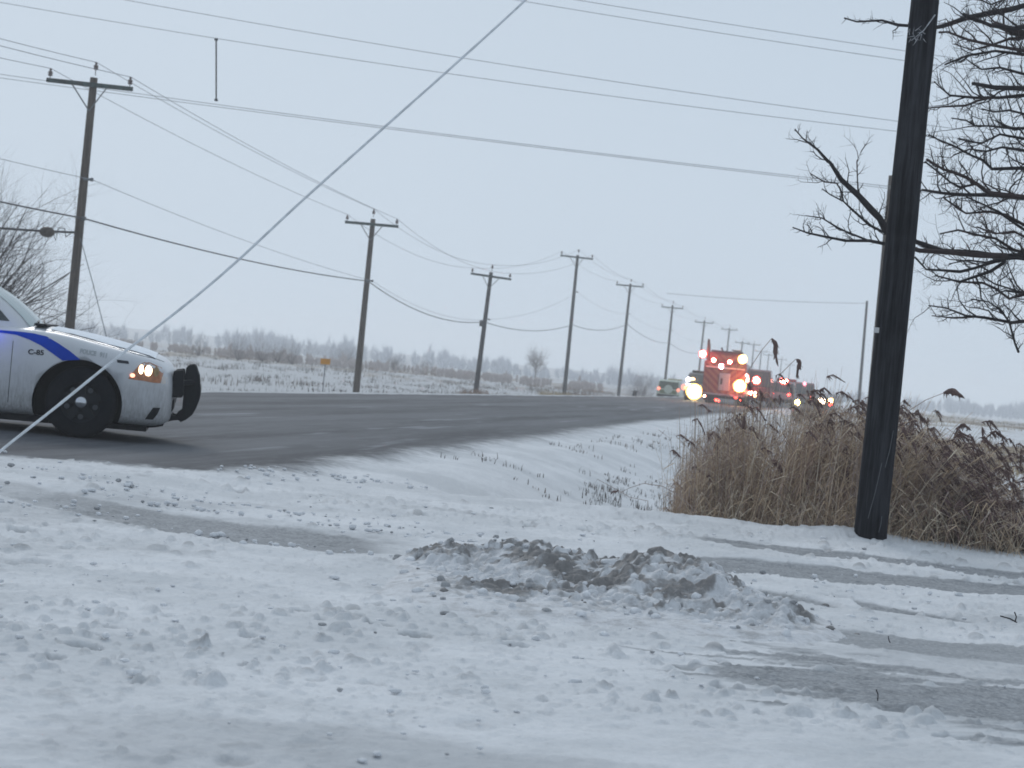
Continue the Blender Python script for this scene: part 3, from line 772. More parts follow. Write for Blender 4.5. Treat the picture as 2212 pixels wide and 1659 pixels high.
frostw = mat('frosted_cable', (.62, .65, .68), .8, var=.2, scale=25)

POLES = [ # top px, low px, Y, label
 ((203,168),(150,712), 58.4, 'nearest crossarm pole, brown wood, standing behind the police car bonnet', w_brown, (105,174),(290,194)),
 ((806,473),(768,858), 91, 'crossarm pole just right of the small orange marker sign', w_brown, (747,480),(862,490)),
 ((1061,588),(1027,852), 119, 'tilting crossarm pole with a dark cable box halfway up and straw round its foot', w_grey, (1018,591),(1105,604)),
 ((1248,551),(1219,848), 153, 'tall crossarm pole next right after the tilting one', w_grey, (1211,552),(1282,560)),
 ((1362,613),(1336,852), 186, 'crossarm pole just left of the round bare bush', w_grey, (1331,615),(1391,620)),
 ((1453,659),(1438,811), 225, 'crossarm pole rising behind the green and white vehicle', w_grey, None, None),
 ((1522,692),(1512,782), 267, 'crossarm pole above the left edge of the fire truck', w_grey, None, None),
 ((1576,708),(1569,775), 312, 'crossarm pole above the middle of the fire truck roof', w_grey, None, None),
 ((1604,737),(1600,775), 342, 'faint crossarm pole above the right corner of the fire truck', w_grey, None, None),
 ((1629,741),(1623,800), 375, 'faint crossarm pole just right of the fire truck', w_grey, None, None),
 ((1645,756),(1640,805), 405, 'hazy far crossarm pole, second right of the fire truck', w_grey, None, None),
 ((1661,764),(1656,810), 436, 'hazy far crossarm pole under the tallest drooping reed', w_grey, None, None),
 ((1689,774),(1684,815), 490, 'very faint far crossarm pole above the red flashing lightbar', w_grey, None, None),
 ((1707,786),(1703,820), 540, 'smallest and faintest crossarm pole, last of the row', w_grey, None, None)]
armdir = Vector((-RY, RX, 0))
wirepts = {k: [] for k in ('L', 'T', 'R', 'N', 'C')}
for i, (tp, lp, Y, lab, wm, al, ar) in enumerate(POLES):
    T = at(*tp, Y); L = at(*lp, Y); ax = (T-L).normalized(); sl_ = max(-.13, min(.13, ax.x/ax.z))
    gzv = gz(L.x, Y); L2 = T + ax*((gzv-.3-T.z)/ax.z)
    root = empty('utility_pole', (L2.x, L2.y, gzv)); o = root.location
    tag(root, lab, 'utility pole', 'crossarm poles along the far side of the road')
    H = T.z-gzv; rb_ = .155 if i else .15; rt2 = .105
    mb = MB(); n_ = 9
    mb.tube([L2.lerp(T, q)-o for q in np.linspace(0, 1, n_)], [rb_+(rt2-rb_)*q for q in np.linspace(0, 1, n_)], 14); mb.build('shaft', wm, root, smooth=True)
    ac = T - ax*.30 if i != 1 else T - ax*.28
    if al:
        a = at(*al, Y+.2); b_ = at(*ar, Y-.2)
    else:
        a = ac+armdir*1.2; b_ = ac-armdir*1.2
    # the arm lies against the near face of the shaft
    sh = Vector((-RX, -RY, 0))*.13
    a = a+sh; b_ = b_+sh; d = (b_-a); Lh = d.length
    R = Matrix((d.normalized(), Vector((-d.y, d.x, 0)).normalized(), d.cross(Vector((-d.y, d.x, 0))).normalized())).transposed()
    mb = MB(); mb.box((a+b_)/2-o, (Lh, .095, .12), R); mb.build('crossarm', arm_m, root, bevel=.01)
    def insul(p):
        mb = MB(); mb.lathe([(.012, -.14), (.012, .02), (.05, .02), (.075, .06), (.045, .085), (.07, .10), (.065, .14), (.03, .16), (.03, .19), (.045, .20), (.02, .235)], p-o+Vector((0, 0, .10)), 'Z', 12); return mb.build('insulator', insu, root, smooth=True)
    ai = a+d*.035; bi = b_-d*.035; ti = T+Vector((.04, -.05, .10)) if i != 1 else T+Vector((0, 0, .1))
    for p in (ai, bi, ti): insul(p)
    if i < 10:
        for s_ in (.30, .70):
            p = a+d*s_; mb = MB(); mb.tube([p-o-Vector((0, 0, .05)), T-ax*.95-o+sh], .02, 6); mb.build('arm_brace', galv, root)
    NH = T-ax*(2.7 if i != 0 else 2.85)+Vector((.24, -.1, 0)); mb = MB(); mb.box(NH-o-Vector((.1, 0, 0)), (.28, .07, .07)); mb.lathe([(.04, -.05), (.05, 0), (.04, .05)], NH-o, 'Z', 8); mb.build('neutral_bracket', galv, root)
    fr = [.557, .345, .40, .475, .345, .40, .4, .4, .4, .4, .4, .4, .4, .4][i]
    CH = T.lerp(L2, min(fr, .6)) if i > 2 else [at(176, 472, Y), at(790, 607, Y), at(1041, 695, Y)][i]; CH = CH+Vector((.1, -.16, 0))
    mb = MB(); mb.box(CH-o, (.12, .1, .1)); mb.build('cable_clamp', galv, root)
    if i == 2: mb = MB(); mb.box(CH-o-Vector((.05, .05, .10)), (.36, .22, .34)); mb.build('cable_box', cable_m, root, bevel=.03)
    up = Vector((0, 0, .33))
    wirepts['L'].append(ai+up); wirepts['R'].append(bi+up); wirepts['T'].append(ti+up); wirepts['N'].append(NH); wirepts['C'].append(CH)
# the next pole towards the camera is beyond the picture
P0 = Vector(road_xy(22, 25.4*RY+.5)+(0,)); z0 = 6.7
wirepts['L'].insert(0, Vector((P0.x, P0.y, z0))+armdir*1.15); wirepts['T'].insert(0, Vector((P0.x, P0.y, z0+.4))); wirepts['R'].insert(0, Vector((P0.x, P0.y, z0))-armdir*1.15)
wirepts['N'].insert(0, Vector((P0.x, P0.y, 5.3))); wirepts['C'].insert(0, Vector((P0.x, P0.y, 4.5)))
r0 = empty('utility_pole', (P0.x, P0.y, -.9)); tag(r0, 'crossarm pole nearest the viewer, outside the left edge', 'utility pole', 'crossarm poles along the far side of the road')
mb = MB(); mb.tube([(0, 0, -.2), (0, 0, z0+.85)], [.16, .11], 14); mb.build('shaft', w_brown, r0, smooth=True)
mb = MB(); mb.tube([armdir*1.2+Vector((0, 0, z0+.55)), -armdir*1.2+Vector((0, 0, z0+.55))], .06, 4); mb.build('crossarm', arm_m, r0)
def sagline(a, b, sag, n=14):
    return [a.lerp(b, q)-Vector((0, 0, 4*sag*q*(1-q))) for q in np.linspace(0, 1, n)]
WL = {'L': ('thin power line on the left ends of the crossarms', .009, wire_m, .55), 'T': ('thin power line along the pole tops', .009, wire_m, .55), 'R': ('thin power line on the right ends of the crossarms', .009, wire_m, .55),
      'N': ('faint neutral wire on brackets below the crossarms', .008, wire_m, .55), 'C': ('dark telephone cable, lowest line on the crossarm poles', .022, cable_m, .6)}
for k, (lab, rr, m_, sg) in WL.items():
    mb = MB(); P_ = wirepts[k]; pts = []
    for j in range(len(P_)-1):
        seg = sagline(P_[j], P_[j+1], sg*(.35 if j in (0, 1) else 1.0 if j == 2 else .8)); pts += seg if j == 0 else seg[1:]
    mb.tube(pts, rr, 5); o = mb.build('power_line' if k != 'C' else 'telephone_cable', m_, smooth=True); tag(o, lab, 'power line' if k != 'C' else 'cable')
# second cable with splice box ending at the nearest pole
e0 = at(-420, 440, 52); e1 = at(160, 502, 58.2); pts = sagline(e0, e1, .12, 12)
mb = MB(); mb.tube(pts, .035, 6); o = mb.build('telephone_cable', cable_m, smooth=True); tag(o, 'thick black cable with a splice box ending at the nearest pole', 'cable')
s_ = at(102, 498, 57.2); mb = MB(); mb.lathe([(.06, -.2), (.13, -.12), (.15, 0), (.13, .12), (.06, .2)], s_-Vector((0, 0, .04)), 'X', 14); q = mb.build('splice_box', mat('splice_box_brown', (.05, .032, .015), .5), o, smooth=True)
mb = MB(); a = at(120, 494, 57.5); mb.tube([at(112, 492, 57.4), at(120, 520, 57.4), at(126, 492, 57.5), at(140, 494, 57.8), at(142, 512, 57.8), at(156, 502, 58)], .016, 5); mb.build('hanging_loop', cable_m, o)
mb = MB(); mb.tube([at(174, 515, 58.2), at(200, 610, 57.6), at(230, 728, 57), at(236, 775, 56.9)], .013, 5); o = mb.build('guy_wire', wire_m); tag(o, 'thin guy wire slanting down from the nearest crossarm pole', 'guy wire')
# lines crossing the whole picture
def cross(name, pts, rr, lab, m_=wire_m, cat='power line'):
    """pts: px, py, Y"""
    q = [at(*p) for p in pts]
    P = []
    xs = np.array([v.x for v in q]); xx = np.linspace(xs[0], xs[-1], 60)
    for c_ in (1, 2): P.append(np.polyval(np.polyfit(xs, [v[c_] for v in q], min(2, len(q)-1)), xx))
    mb = MB(); mb.tube([(xx[i], P[0][i], P[1][i]) for i in range(60)], rr, 5); o = mb.build(name, m_, smooth=True); tag(o, lab, cat); return o
cross('power_line', [(-900,-235,60),(294,0,60),(542,44,60),(1135,150,60),(1670,228,60),(1937,265,60),(2900,370,60)], .0085, 'upper of two long lines above the nearest pole, from top left to behind the trunk')
cross('power_line', [(-900,-165,60),(0,3,60),(467,87,60),(1170,188,60),(1670,251,60),(1937,281,60),(2900,380,60)], .0085, 'lower of two long lines above the nearest pole, holding the vertical spacer')
cross('power_line', [(-900,30,61),(290,194,61),(466,216,61),(850,272,61),(1420,350,61),(1775,397,61),(1925,411,61),(2900,492,61)], .0085, 'long line crossing the sky, joined by the foot of the spacer')
cross('power_line', [(-900,45,61.5),(326,205,61.5),(542,235,61.5),(850,277,61.5),(1420,352,61.5),(1775,399,61.5),(1925,413,61.5),(2900,505,61.5)], .0085, 'long line just under the one at the foot of the spacer')
cross('power_line', [(300,-165,60.5),(1280,0,60.5),(1670,67,60.5),(1930,109,60.5),(2212,150,60.5),(2900,235,60.5)], .0085, 'topmost line in the upper right sky')
cross('power_line', [(300,-145,60.7),(1160,0,60.7),(1670,88,60.7),(1948,134,60.7),(2212,172,60.7),(2900,250,60.7)], .0085, 'second line from the top in the upper right sky')
cross('power_line', [(1440,634,187),(1600,645,187),(1728,653,187),(1872,655,187)], .02, 'very faint line running from the far poles to the thin lone pole')
mb = MB(); mb.tube([at(467, 83, 60), at(467, 218, 61)], .024, 6); o = mb.build('line_spacer', cable_m)
for q_ in ((467, 85, 60), (467, 216, 60.9)):
    mb = MB(); mb.box(at(*q_), (.10, .06, .07)); mb.build('clamp', cable_m, o, bevel=.01); tag(o, 'dark vertical spacer hanging between two long overhead lines', 'line spacer')
# downed frosted cable, close to the camera
q = [(-130,1085,9.3),(0,975,9.5),(120,880,9.7),(250,775,9.9),(400,659,10.1),(510,566,10.3),(650,436,10.5),(830,275,10.8),(985,137,11),(1135,0,11.3),(1260,-125,11.6),(1500,-380,12)]
mb = MB(); P_ = [at(*p) for p in q]; g0 = P_[0]+(P_[0]-P_[1])*.6; g0.z = gz(g0.x, g0.y)+.01; P_ = [g0]+P_
Pn = []
for j in range(len(P_)-1):
    for t_ in np.linspace(0, 1, 12, endpoint=False):
        p0, p1, p2_, p3_ = P_[max(j-1, 0)], P_[j], P_[j+1], P_[min(j+2, len(P_)-1)]
        Pn.append(.5*((2*p1)+(-p0+p2_)*t_+(2*p0-5*p1+4*p2_-p3_)*t_*t_+(-p0+3*p1-3*p2_+p3_)*t_**3))
Pn.append(P_[-1])
mb.tube(Pn, [.0062+.0009*rng.random() for _ in Pn], 8); o = mb.build('frosted_cable', frostw, smooth=True); tag(o, 'thick frosted cable slanting from the lower left up across the car and sky', 'cable')

# right-hand poles
def straight_pole(name, tp, lp, Y, rt2, rb_, m_, lab, grp=None, n=20):
    T = at(*tp, Y); L = at(*lp, Y); ax = (T-L).normalized(); g = gz(L.x, Y); L2 = T+ax*((g-.15-T.z)/ax.z)
    root = empty(name, (L2.x, L2.y, g)); tag(root, lab, 'utility pole', grp)
    bm = bmesh.new(); rings = []; K = 40
    for i in range(K+1):
        q = i/K; c = L2.lerp(T, q)-root.location; r_ = rb_+(rt2-rb_)*q; ring = []
        for k in range(n):
            a = 2*math.pi*k/n; rr = r_*(1+.02*math.sin(3*a+q*2)+.018*(float(vnoise([k*.9], [q*9], 5)[0])-.5)*2)
            ring.append(bm.verts.new(c+Vector((rr*math.cos(a), rr*math.sin(a), 0))))
        rings.append(ring)
    for i in range(K):
        for k in range(n): bm.faces.new((rings[i][k], rings[i][(k+1) % n], rings[i+1][(k+1) % n], rings[i+1][k]))
    bm.faces.new(rings[-1]); bm.faces.new(rings[0][::-1])
    me = bpy.data.meshes.new('shaft'); bm.to_mesh(me); bm.free(); me.materials.append(m_); me.polygons.foreach_set('use_smooth', [True]*len(me.polygons))
    o = bpy.data.objects.new('shaft', me); C.collection.objects.link(o); o.parent = root
    return root, L2, T
bp_, L2, T2 = straight_pole('utility_pole', (2004,-60), (1879,1168), 17.8, .118, .143, w_dark, 'massive dark pole in the foreground with the reeds behind it')
p = at(1893, 713, 17.6); mb = MB(); mb.box(p-bp_.location, (.045, .012, .045)); mb.build('metal_tag', mat('tag_white', (.5, .5, .5), .5), bp_)
for (a, b_) in (((1905,1000),(1875,1120)), ((1930,930),(1912,1010)), ((1905,1115),(1898,1150))):   # long drying cracks
    p0 = at(*a, 17.64); p1 = at(*b_, 17.64); mb = MB(); mb.tube([p0-bp_.location, p0.lerp(p1, .5)-bp_.location+Vector((.006, 0, 0)), p1-bp_.location], .0028, 4); mb.build('crack', mat('bare_wood_split', (.10, .105, .115), .9), bp_)
straight_pole('utility_pole', (1929,380), (1890,812), 62, .13, .17, w_brown, 'grey-brown pole half hidden behind the foreground pole', n=14)
straight_pole('utility_pole', (1873,650), (1857,845), 178, .10, .15, w_grey, 'thin lone pole without crossarm left of the foreground pole', n=10)
# marker sign
s0 = at(703, 781, 70); g = gz(s0.x, 70); r_ = empty('marker_sign', (s0.x, s0.y, g)); tag(r_, 'small orange marker sign on a thin post beside the field', 'sign')
mb = MB(); mb.box((0, 0, s0.z-g), (.33, .015, .19), Matrix.Rotation(.0, 3, 'Y')); mb.build('board', mat('orange_sign', (.62, .27, .03), .5, var=.1, scale=4), r_)
mb = MB(); mb.tube([(0, .02, -.1), (0, .02, s0.z-g+.09)], .017, 8); mb.build('post', galv, r_)

# ------------------------------------------------------------------ vehicles up the road
def place(px, py, Y, zoff=0):
    p = at(px, py, Y); return Vector((p.x, Y, gz(p.x, Y)+zoff))
def lamp(name, parent, c, rr, m_, n=20, flat=.4, sub='lamp'):
    mb = MB(); mb.lathe([(0, -rr*flat*1.2), (rr*.55, -rr*flat), (rr*.9, -rr*flat*.5), (rr, 0), (rr*.95, rr*.3)], c, 'Y', n, cap=False); return mb.build(sub, m_, parent, smooth=True)
truckred = mat('fire_truck_red', (.11, .012, .010), .4, coat=.4, var=.1, scale=2)
darkglass = mat('dark_window', (.03, .04, .04), .1, spec=.8)
# chevrons of the tail
chev, t, b = newmat('chevron_panel')
tc = N(t, 'ShaderNodeTexCoord'); sp = N(t, 'ShaderNodeSeparateXYZ'); t.links.new(tc.outputs['Object'], sp.inputs[0])
v = mth(t, 'FRACT', mth(t, 'MULTIPLY', mth(t, 'ADD', sp.outputs['Z'], mth(t, 'MULTIPLY', mth(t, 'ABSOLUTE', sp.outputs['X']), -.9)), 2.6))
c = cmix(t, mrange(t, v, .46, .54), (.10, .016, .012), (.17, .095, .045)); nn = noise(t, tc.outputs['Object'], 5, 4)
t.links.new(cmix(t, mth(t, 'MULTIPLY', mrange(t, nn, .4, .7), .35), c, (.12, .08, .07)), b.inputs['Base Color']); b.inputs['Roughness'].default_value = .4

tr = empty('fire_truck', place(1559, 876, 118), math.radians(-8)); tag(tr, 'fire truck seen from behind with striped tail and many lit lamps', 'fire truck')
W = 2.4
mb = MB(); mb.prism([(-W/2, .55), (W/2, .55), (W/2, 2.35), (W/2-.06, 2.42), (-W/2+.06, 2.42), (-W/2, 2.35)], -.0, 7.2); mb.build('body', truckred, tr, bevel=.03)
mb = MB(); mb.prism([(-1.1, 2.42), (.95, 2.42), (.95, 2.86), (.85, 2.93), (-1.0, 2.93), (-1.1, 2.86)], .12, 6.8); mb.build('hose_bed', truckred, tr, bevel=.03)
mb = MB(); mb.box((0, -.012, 1.45), (2.3, .02, 1.7)); mb.build('chevron_panel', chev, tr)
mb = MB(); mb.box((-.0, .10, 2.62), (1.95, .03, .36)); mb.build('upper_chevron', chev, tr)
mb = MB(); mb.box((.02, -.05, 1.28), (.62, .05, .98)); dr = mb.build('rear_door', greym, tr, bevel=.02)
mb = MB(); mb.box((-.14, -.085, 1.3), (.10, .02, .34)); mb.build('handle', blackp, dr)
mb = MB(); mb.box((0, -.07, 2.07), (2.2, .10, .06)); mb.build('grab_rail', mat('rail', (.5, .48, .46), .4), tr)
mb = MB(); mb.box((0, -.22, .55), (2.4, .5, .10)); mb.build('tailboard', greym, tr)
mb = MB(); mb.box((0, .25, .42), (2.1, .5, .16)); mb.build('chassis', blackp, tr)
for sx in (-.85, .98):
    mb = MB(); mb.lathe([(.2, -.16), (.46, -.17), (.5, -.12), (.5, .12), (.46, .17), (.2, .16)], (sx, 1.2, .5), 'X', 26); mb.build('wheel', rubber, tr, smooth=True)
    mb = MB(); mb.lathe([(.2, -.16), (.46, -.17), (.5, -.12), (.5, .12), (.46, .17), (.2, .16)], (sx, 5.6, .5), 'X', 26); mb.build('wheel', rubber, tr, smooth=True)
    mb = MB(); mb.box((sx, .75, .36), (.52, .03, .42)); mb.build('mud_flap', blackp, tr)
mb = MB(); mb.box((0, 1.2, 2.99), (1.75, 2.2, .09)); mb.build('roof_cover', mat('tarpaulin_dark', (.03, .02, .03), .8), tr)
lad = MB()
for s_ in (.30, .72): lad.tube([(s_, .0, 3.12), (s_, 5, 3.12)], .035, 6)
for k in range(12): lad.tube([(.30, .1+k*.42, 3.12), (.72, .1+k*.42, 3.12)], .02, 5)
lad.build('ladder', greym, tr)
mb = MB(); mb.tube([(-1.02, .1, 2.5), (-1.04, .1, 3.2), (-1.08, .1, 3.62)], [.11, .10, .06], 10); mb.build('light_mast', mat('mast_brown', (.05, .03, .025), .7), tr)
mb = MB(); mb.tube([(-.25, .2, 3.03), (-.32, .2, 3.2)], .05, 6); mb.build('roof_fitting', blackp, tr)
TRI = tr.matrix_basis.inverted()
def tl(px, py, rr, m_, name='lamp', yo=-.16):
    p = TRI @ at(px, py, 118); o = lamp(name, tr, Vector((p.x, yo, p.z)), rr, m_, sub=name)
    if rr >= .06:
        ls = e_glare_y if m_ in (e_yel, e_hid) else e_glare_r
        lamp('lens', o, Vector((p.x, yo+.03, p.z)), rr*1.32, ls, flat=.03, sub='glare_ring')  # added glowing disc: glare round the lamp, not a real lens
    return o
tl(1518, 764.5, .17, e_redw, 'corner_flasher'); tl(1604.5, 776, .20, e_yel, 'corner_flasher', -.1)
tl(1542, 778, .10, e_redw, 'marker_lamp'); tl(1577, 782, .10, e_redw, 'marker_lamp'); tl(1558.5, 790, .10, e_wht, 'work_lamp'); tl(1558.5, 794, .07, e_wht, 'work_lamp')
tl(1598.5, 834, .28, e_hid, 'flood_lamp', -.2); tl(1613, 811, .06, e_redw, 'marker_lamp'); tl(1547.5, 864, .06, e_red, 'tail_lamp', -.48); tl(1553, 865.5, .05, e_red, 'tail_lamp', -.48)
tl(1522.5, 855, .05, e_redw, 'tail_lamp', -.48); tl(1590, 858, .07, e_red, 'tail_lamp', -.2); tl(1600, 864, .05, e_red, 'tail_lamp', -.2); tl(1611, 846, .06, e_red, 'tail_lamp', -.2)

def glow_light(nm, parent, loc, col, e, rr=.12):
    l = bpy.data.lights.new(nm, 'POINT'); l.energy = e; l.color = col; l.shadow_soft_size = rr; o = bpy.data.objects.new(nm, l); C.collection.objects.link(o); o.parent = parent; o.location = loc; return o
glow_light('flasher_light', tr, (1.15, -.75, 1.35), (1, .16, .05), 120); glow_light('flasher_light', tr, (-1.1, -.7, 2.75), (1, .08, .06), 60); glow_light('flood_light', tr, (1.1, -.6, 2.7), (1, .6, .2), 25)
glow_light('flasher_light', tr, (.7, -.8, .9), (1, .05, .06), 40)
def car_like(name, loc, rz, L, Wd, H, m_, hood=.9, rear=True, wagon=True, cabz=.95, glassm=None):
    """simple but shaped body seen from behind or in front; local +y is forward"""
    g = glassm or darkglass
    root = empty(name, loc, rz); s = L/4.8
    side = [(-2.35*s, .35), (-2.40*s, .62), (-2.36*s, cabz), (-2.30*s, cabz+.03)]
    if wagon: side += [(-2.22*s, H-.14), (-2.0*s, H-.03), (.2*s, H), (.75*s, H-.06)]
    else: side += [(-1.6*s, cabz+.08), (-1.0*s, H-.06), (-.6*s, H), (.2*s, H), (.6*s, H-.08)]
    side += [(1.35*s, cabz+.09), (2.1*s, cabz-.08), (2.36*s, cabz-.28), (2.4*s, .5), (2.3*s, .3)]
    mb = MB(); vs = []; n = len(side)
    for (sx, inset) in ((-1, 0), (1, 0)):
        for (y, z) in side:
            w_ = Wd/2*(1-.16*max(0, (z-cabz))/max(.01, H-cabz)); vs.append((sx*w_, y, z))
    fs = [tuple(range(n)), tuple(range(2*n-1, n-1, -1))]+[(i, i+n, (i+1) % n+n, (i+1) % n) for i in range(n)]
    mb.add(vs, fs); bd = mb.build('body', m_, root, bevel=.07)
    # windows
    def glassq(pts, nm='window'):
        mb = MB(); mb.add(pts, [(0, 1, 2, 3)]); o = mb.build(nm, g, root); md = o.modifiers.new('t', 'SOLIDIFY'); md.thickness = .02; return o
    zl = cabz+.06; zh = H-.14; wl = Wd/2*.90; wh = Wd/2*.80
    if wagon: glassq([(-wl, -2.33*s, zl), (wl, -2.33*s, zl), (wh, -2.255*s, zh), (-wh, -2.255*s, zh)], 'rear_window')
    else: glassq([(-wl*.95, -1.64*s, cabz+.10), (wl*.95, -1.64*s, cabz+.10), (wh, -1.03*s, zh+.05), (-wh, -1.03*s, zh+.05)], 'rear_window')
    glassq([(-wl*.98, 1.36*s, cabz+.13), (wl*.98, 1.36*s, cabz+.13), (wh, .80*s, zh+.03), (-wh, .80*s, zh+.03)], 'windscreen')
    for sx in (-1, 1):
        mb = MB(); x1 = sx*(Wd/2*.985+.01); x2 = sx*(Wd/2*.87+.01)
        mb.add([(x1, -1.9*s, zl), (x1, 1.1*s, zl), (x2, .6*s, zh+.02), (x2, -1.8*s, zh+.02)], [(0, 1, 2, 3)]); mb.build('side_window', g, root)
        for yy in (-1.45*s, 1.45*s):
            mb = MB(); mb.lathe([(.16, -.1), (.32, -.11), (.35, -.07), (.35, .07), (.32, .11), (.16, .1)], (sx*(Wd/2-.13), yy, .35), 'X', 24); mb.build('wheel', rubber, root, smooth=True)
    mb = MB(); mb.box((0, -2.42*s, .46), (Wd*.94, .12, .2)); mb.build('rear_bumper', blackp, root, bevel=.03)
    mb = MB(); mb.box((0, 2.40*s, .46), (Wd*.94, .12, .24)); mb.build('front_bumper', blackp, root, bevel=.03)
    mb = MB(); mb.box((0, 2.41*s, .70), (Wd*.5, .05, .14)); mb.build('grille', blackp, root)
    return root, s
pale = mat('pale_green_white_paint', (.46, .52, .42), .35, coat=.4, var=.08, scale=2)
suvw = mat('grey_white_paint', (.20, .205, .22), .35, coat=.4, var=.05, scale=2)
darkc = mat('dark_car_paint', (.05, .045, .045), .3, coat=.5)
# estate at the far roadside, seen from behind
g1, s = car_like('suv', place(1447, 861, 165, .0), math.radians(-9), 4.7, 1.8, 1.72, pale, glassm=mat('greenish_window', (.05, .075, .045), .2))
tag(g1, 'green and white sport utility vehicle seen from behind at the far roadside', 'suv')
mb = MB(); mb.box((0, -2.385*s, .78), (1.35, .05, .30)); mb.build('tailgate_stripe', mat('green_band', (.13, .17, .08), .5, var=.5, scale=6), g1)
mb = MB(); mb.lathe([(.0, -.01), (.34, -.01), (.34, .01), (0, .01)], (0, -2.42*s, .98), 'Y', 20, cap=False); mb.build('emblem', mat('emblem_pale', (.45, .50, .42), .5), g1)
lamp('tail_lamp', g1, Vector((-.76, -2.40*s, .98)), .13, emat('tail_orange_lit', (1, .30, .2), 2.0), sub='tail_lamp'); lamp('tail_lamp', g1, Vector((.78, -2.40*s, .98)), .13, emat('tail_orange_lit_dim', (1, .32, .22), 1.3), sub='tail_lamp')
mb = MB(); mb.box((.25, .3, 1.78), (1.1, .3, .1)); mb.build('light_bar', mat('amber_cover', (.45, .40, .22), .4), g1, bevel=.02)
# oncoming police car left of the truck
g2, s = car_like('patrol_suv', place(1513, 874, 126), math.radians(180-8), 4.9, 1.9, 1.7, suvw, wagon=True)
tag(g2, 'oncoming patrol vehicle with blazing headlamp, half hidden behind the fire truck', 'patrol car')
mb = MB(); mb.box((0, .3, 1.76), (1.3, .3, .12)); lb2 = mb.build('light_bar', blackp, g2, bevel=.02)
def wl(root, px, py, Y, rr, m_, nm):
    p = at(px, py, Y); q = root.matrix_basis.inverted() @ p
    mb = MB(); sgn = 1 if abs(root.rotation_euler.z) > 1 else -1
    mb.lathe([(0, sgn*rr*.45), (rr*.55, sgn*rr*.38), (rr*.9, sgn*rr*.2), (rr, 0), (rr*.95, -sgn*rr*.3)], q, 'Y', 20, cap=False); o = mb.build(nm, m_, root, smooth=True)
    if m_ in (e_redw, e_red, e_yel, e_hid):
        r2 = rr*1.32; q2 = q-Vector((0, sgn*.03, 0)); mb = MB(); mb.lathe([(0, sgn*.005), (r2, 0), (r2*.95, -sgn*r2*.3)], q2, 'Y', 20, cap=False); mb.build('glare_ring', e_glare_y if m_ in (e_yel, e_hid) else e_glare_r, o)  # glowing disc added behind the lamp as its glare
    return o
wl(g2, 1499.5, 846, 123.4, .36, e_hid, 'headlamp'); wl(g2, 1487, 820.5, 124.9, .13, e_wht, 'flasher'); wl(g2, 1497, 820, 124.9, .12, emat('amber_flash_lit', (1, .6, .3), 7), 'flasher'); wl(g2, 1477, 836, 123.6, .17, emat('soft_orange_lit', (1, .36, .27), 1.2), 'marker_lamp')
# vehicle beyond the right side of the truck
g3, s = car_like('ambulance', place(1636, 873, 132), math.radians(-9), 5.6, 1.7, 2.3, truckred, cabz=1.15)
tag(g3, 'red box-bodied rescue vehicle glowing with lamps, just right of the fire truck', 'rescue vehicle')
wl(g3, 1634, 821.5, 128.9, .19, e_redw, 'roof_flasher'); wl(g3, 1621.5, 848.5, 129, .10, e_redw, 'tail_lamp'); wl(g3, 1631, 849, 129, .08, emat('orange_white_lit', (1, .55, .3), 18), 'tail_lamp'); wl(g3, 1631, 855, 129, .08, emat('orange_white_lit_low', (1, .5, .25), 14), 'tail_lamp')
# grey pickup with a red light bar
g4, s = car_like('pickup_truck', place(1687, 879, 138), math.radians(-9), 5.2, 1.8, 1.75, suvw, wagon=True)
tag(g4, 'grey-white emergency vehicle with red lightbar, behind the reed tops', 'emergency vehicle')
mb = MB(); mb.box((.2, -.2, 1.83), (1.3, .3, .2)); mb.build('light_bar', mat('red_cover', (.30, .03, .03), .4), g4, bevel=.03)
wl(g4, 1691, 822.5, 135.2, .15, e_redw, 'roof_flasher'); wl(g4, 1697, 824, 135.2, .13, e_redw, 'roof_flasher')
wl(g4, 1668, 850, 135.2, .07, e_red, 'tail_lamp'); wl(g4, 1704, 853, 135.2, .07, e_red, 'tail_lamp')
# second red flasher further on
g5, s = car_like('patrol_car', place(1732, 872, 160), math.radians(-9), 5.0, 1.9, 1.9, mat('maroon_paint', (.14, .02, .02), .4), wagon=True)
tag(g5, 'dark red vehicle with a pink flasher, farthest of the group behind the reeds', 'emergency vehicle')
wl(g5, 1738, 829, 157, .13, emat('pink_flash_lit', (1, .3, .38), 3.5), 'roof_flasher'); 
# dark car facing the camera behind the reeds
g6, s = car_like('parked_car', place(1757, 886, 105, .12), math.radians(180-12), 4.6, 1.75, 1.42, darkc, wagon=False)
tag(g6, 'dark car facing the camera with yellow headlamps glowing through the reeds', 'car')
wl(g6, 1722.5, 869.5, 102.6, .11, e_yel, 'headlamp'); wl(g6, 1751, 859.5, 102.5, .09, emat('dull_red_lit', (1, .16, .12), 1.0), 'marker_lamp')
wl(g6, 1773, 865, 102.5, .11, emat('peach_lamp_lit', (1, .72, .5), 16), 'headlamp'); wl(g6, 1779, 867, 102.5, .11, emat('peach_lamp_lit_low', (1, .7, .48), 14), 'headlamp'); wl(g6, 1794, 866, 102.5, .10, e_yel, 'fog_lamp'); wl(g6, 1794, 872.5, 102.5, .08, e_red, 'turn_lamp')
# dark bits at the far roadside
p = place(1369, 850, 150); o = empty('bollard', p); tag(o, 'short dark leaning bollard at the far roadside', 'bollard'); mb = MB(); mb.tube([(0, 0, -.1), (.02, 0, .5), (.1, 0, .95)], [.16, .18, .14], 10); mb.build('post', blackp, o); mb = MB(); mb.lathe([(.19, -.05), (.2, .03), (.1, .09)], (.1, 0, .97), 'Z', 10); mb.build('cap', blackp, o)

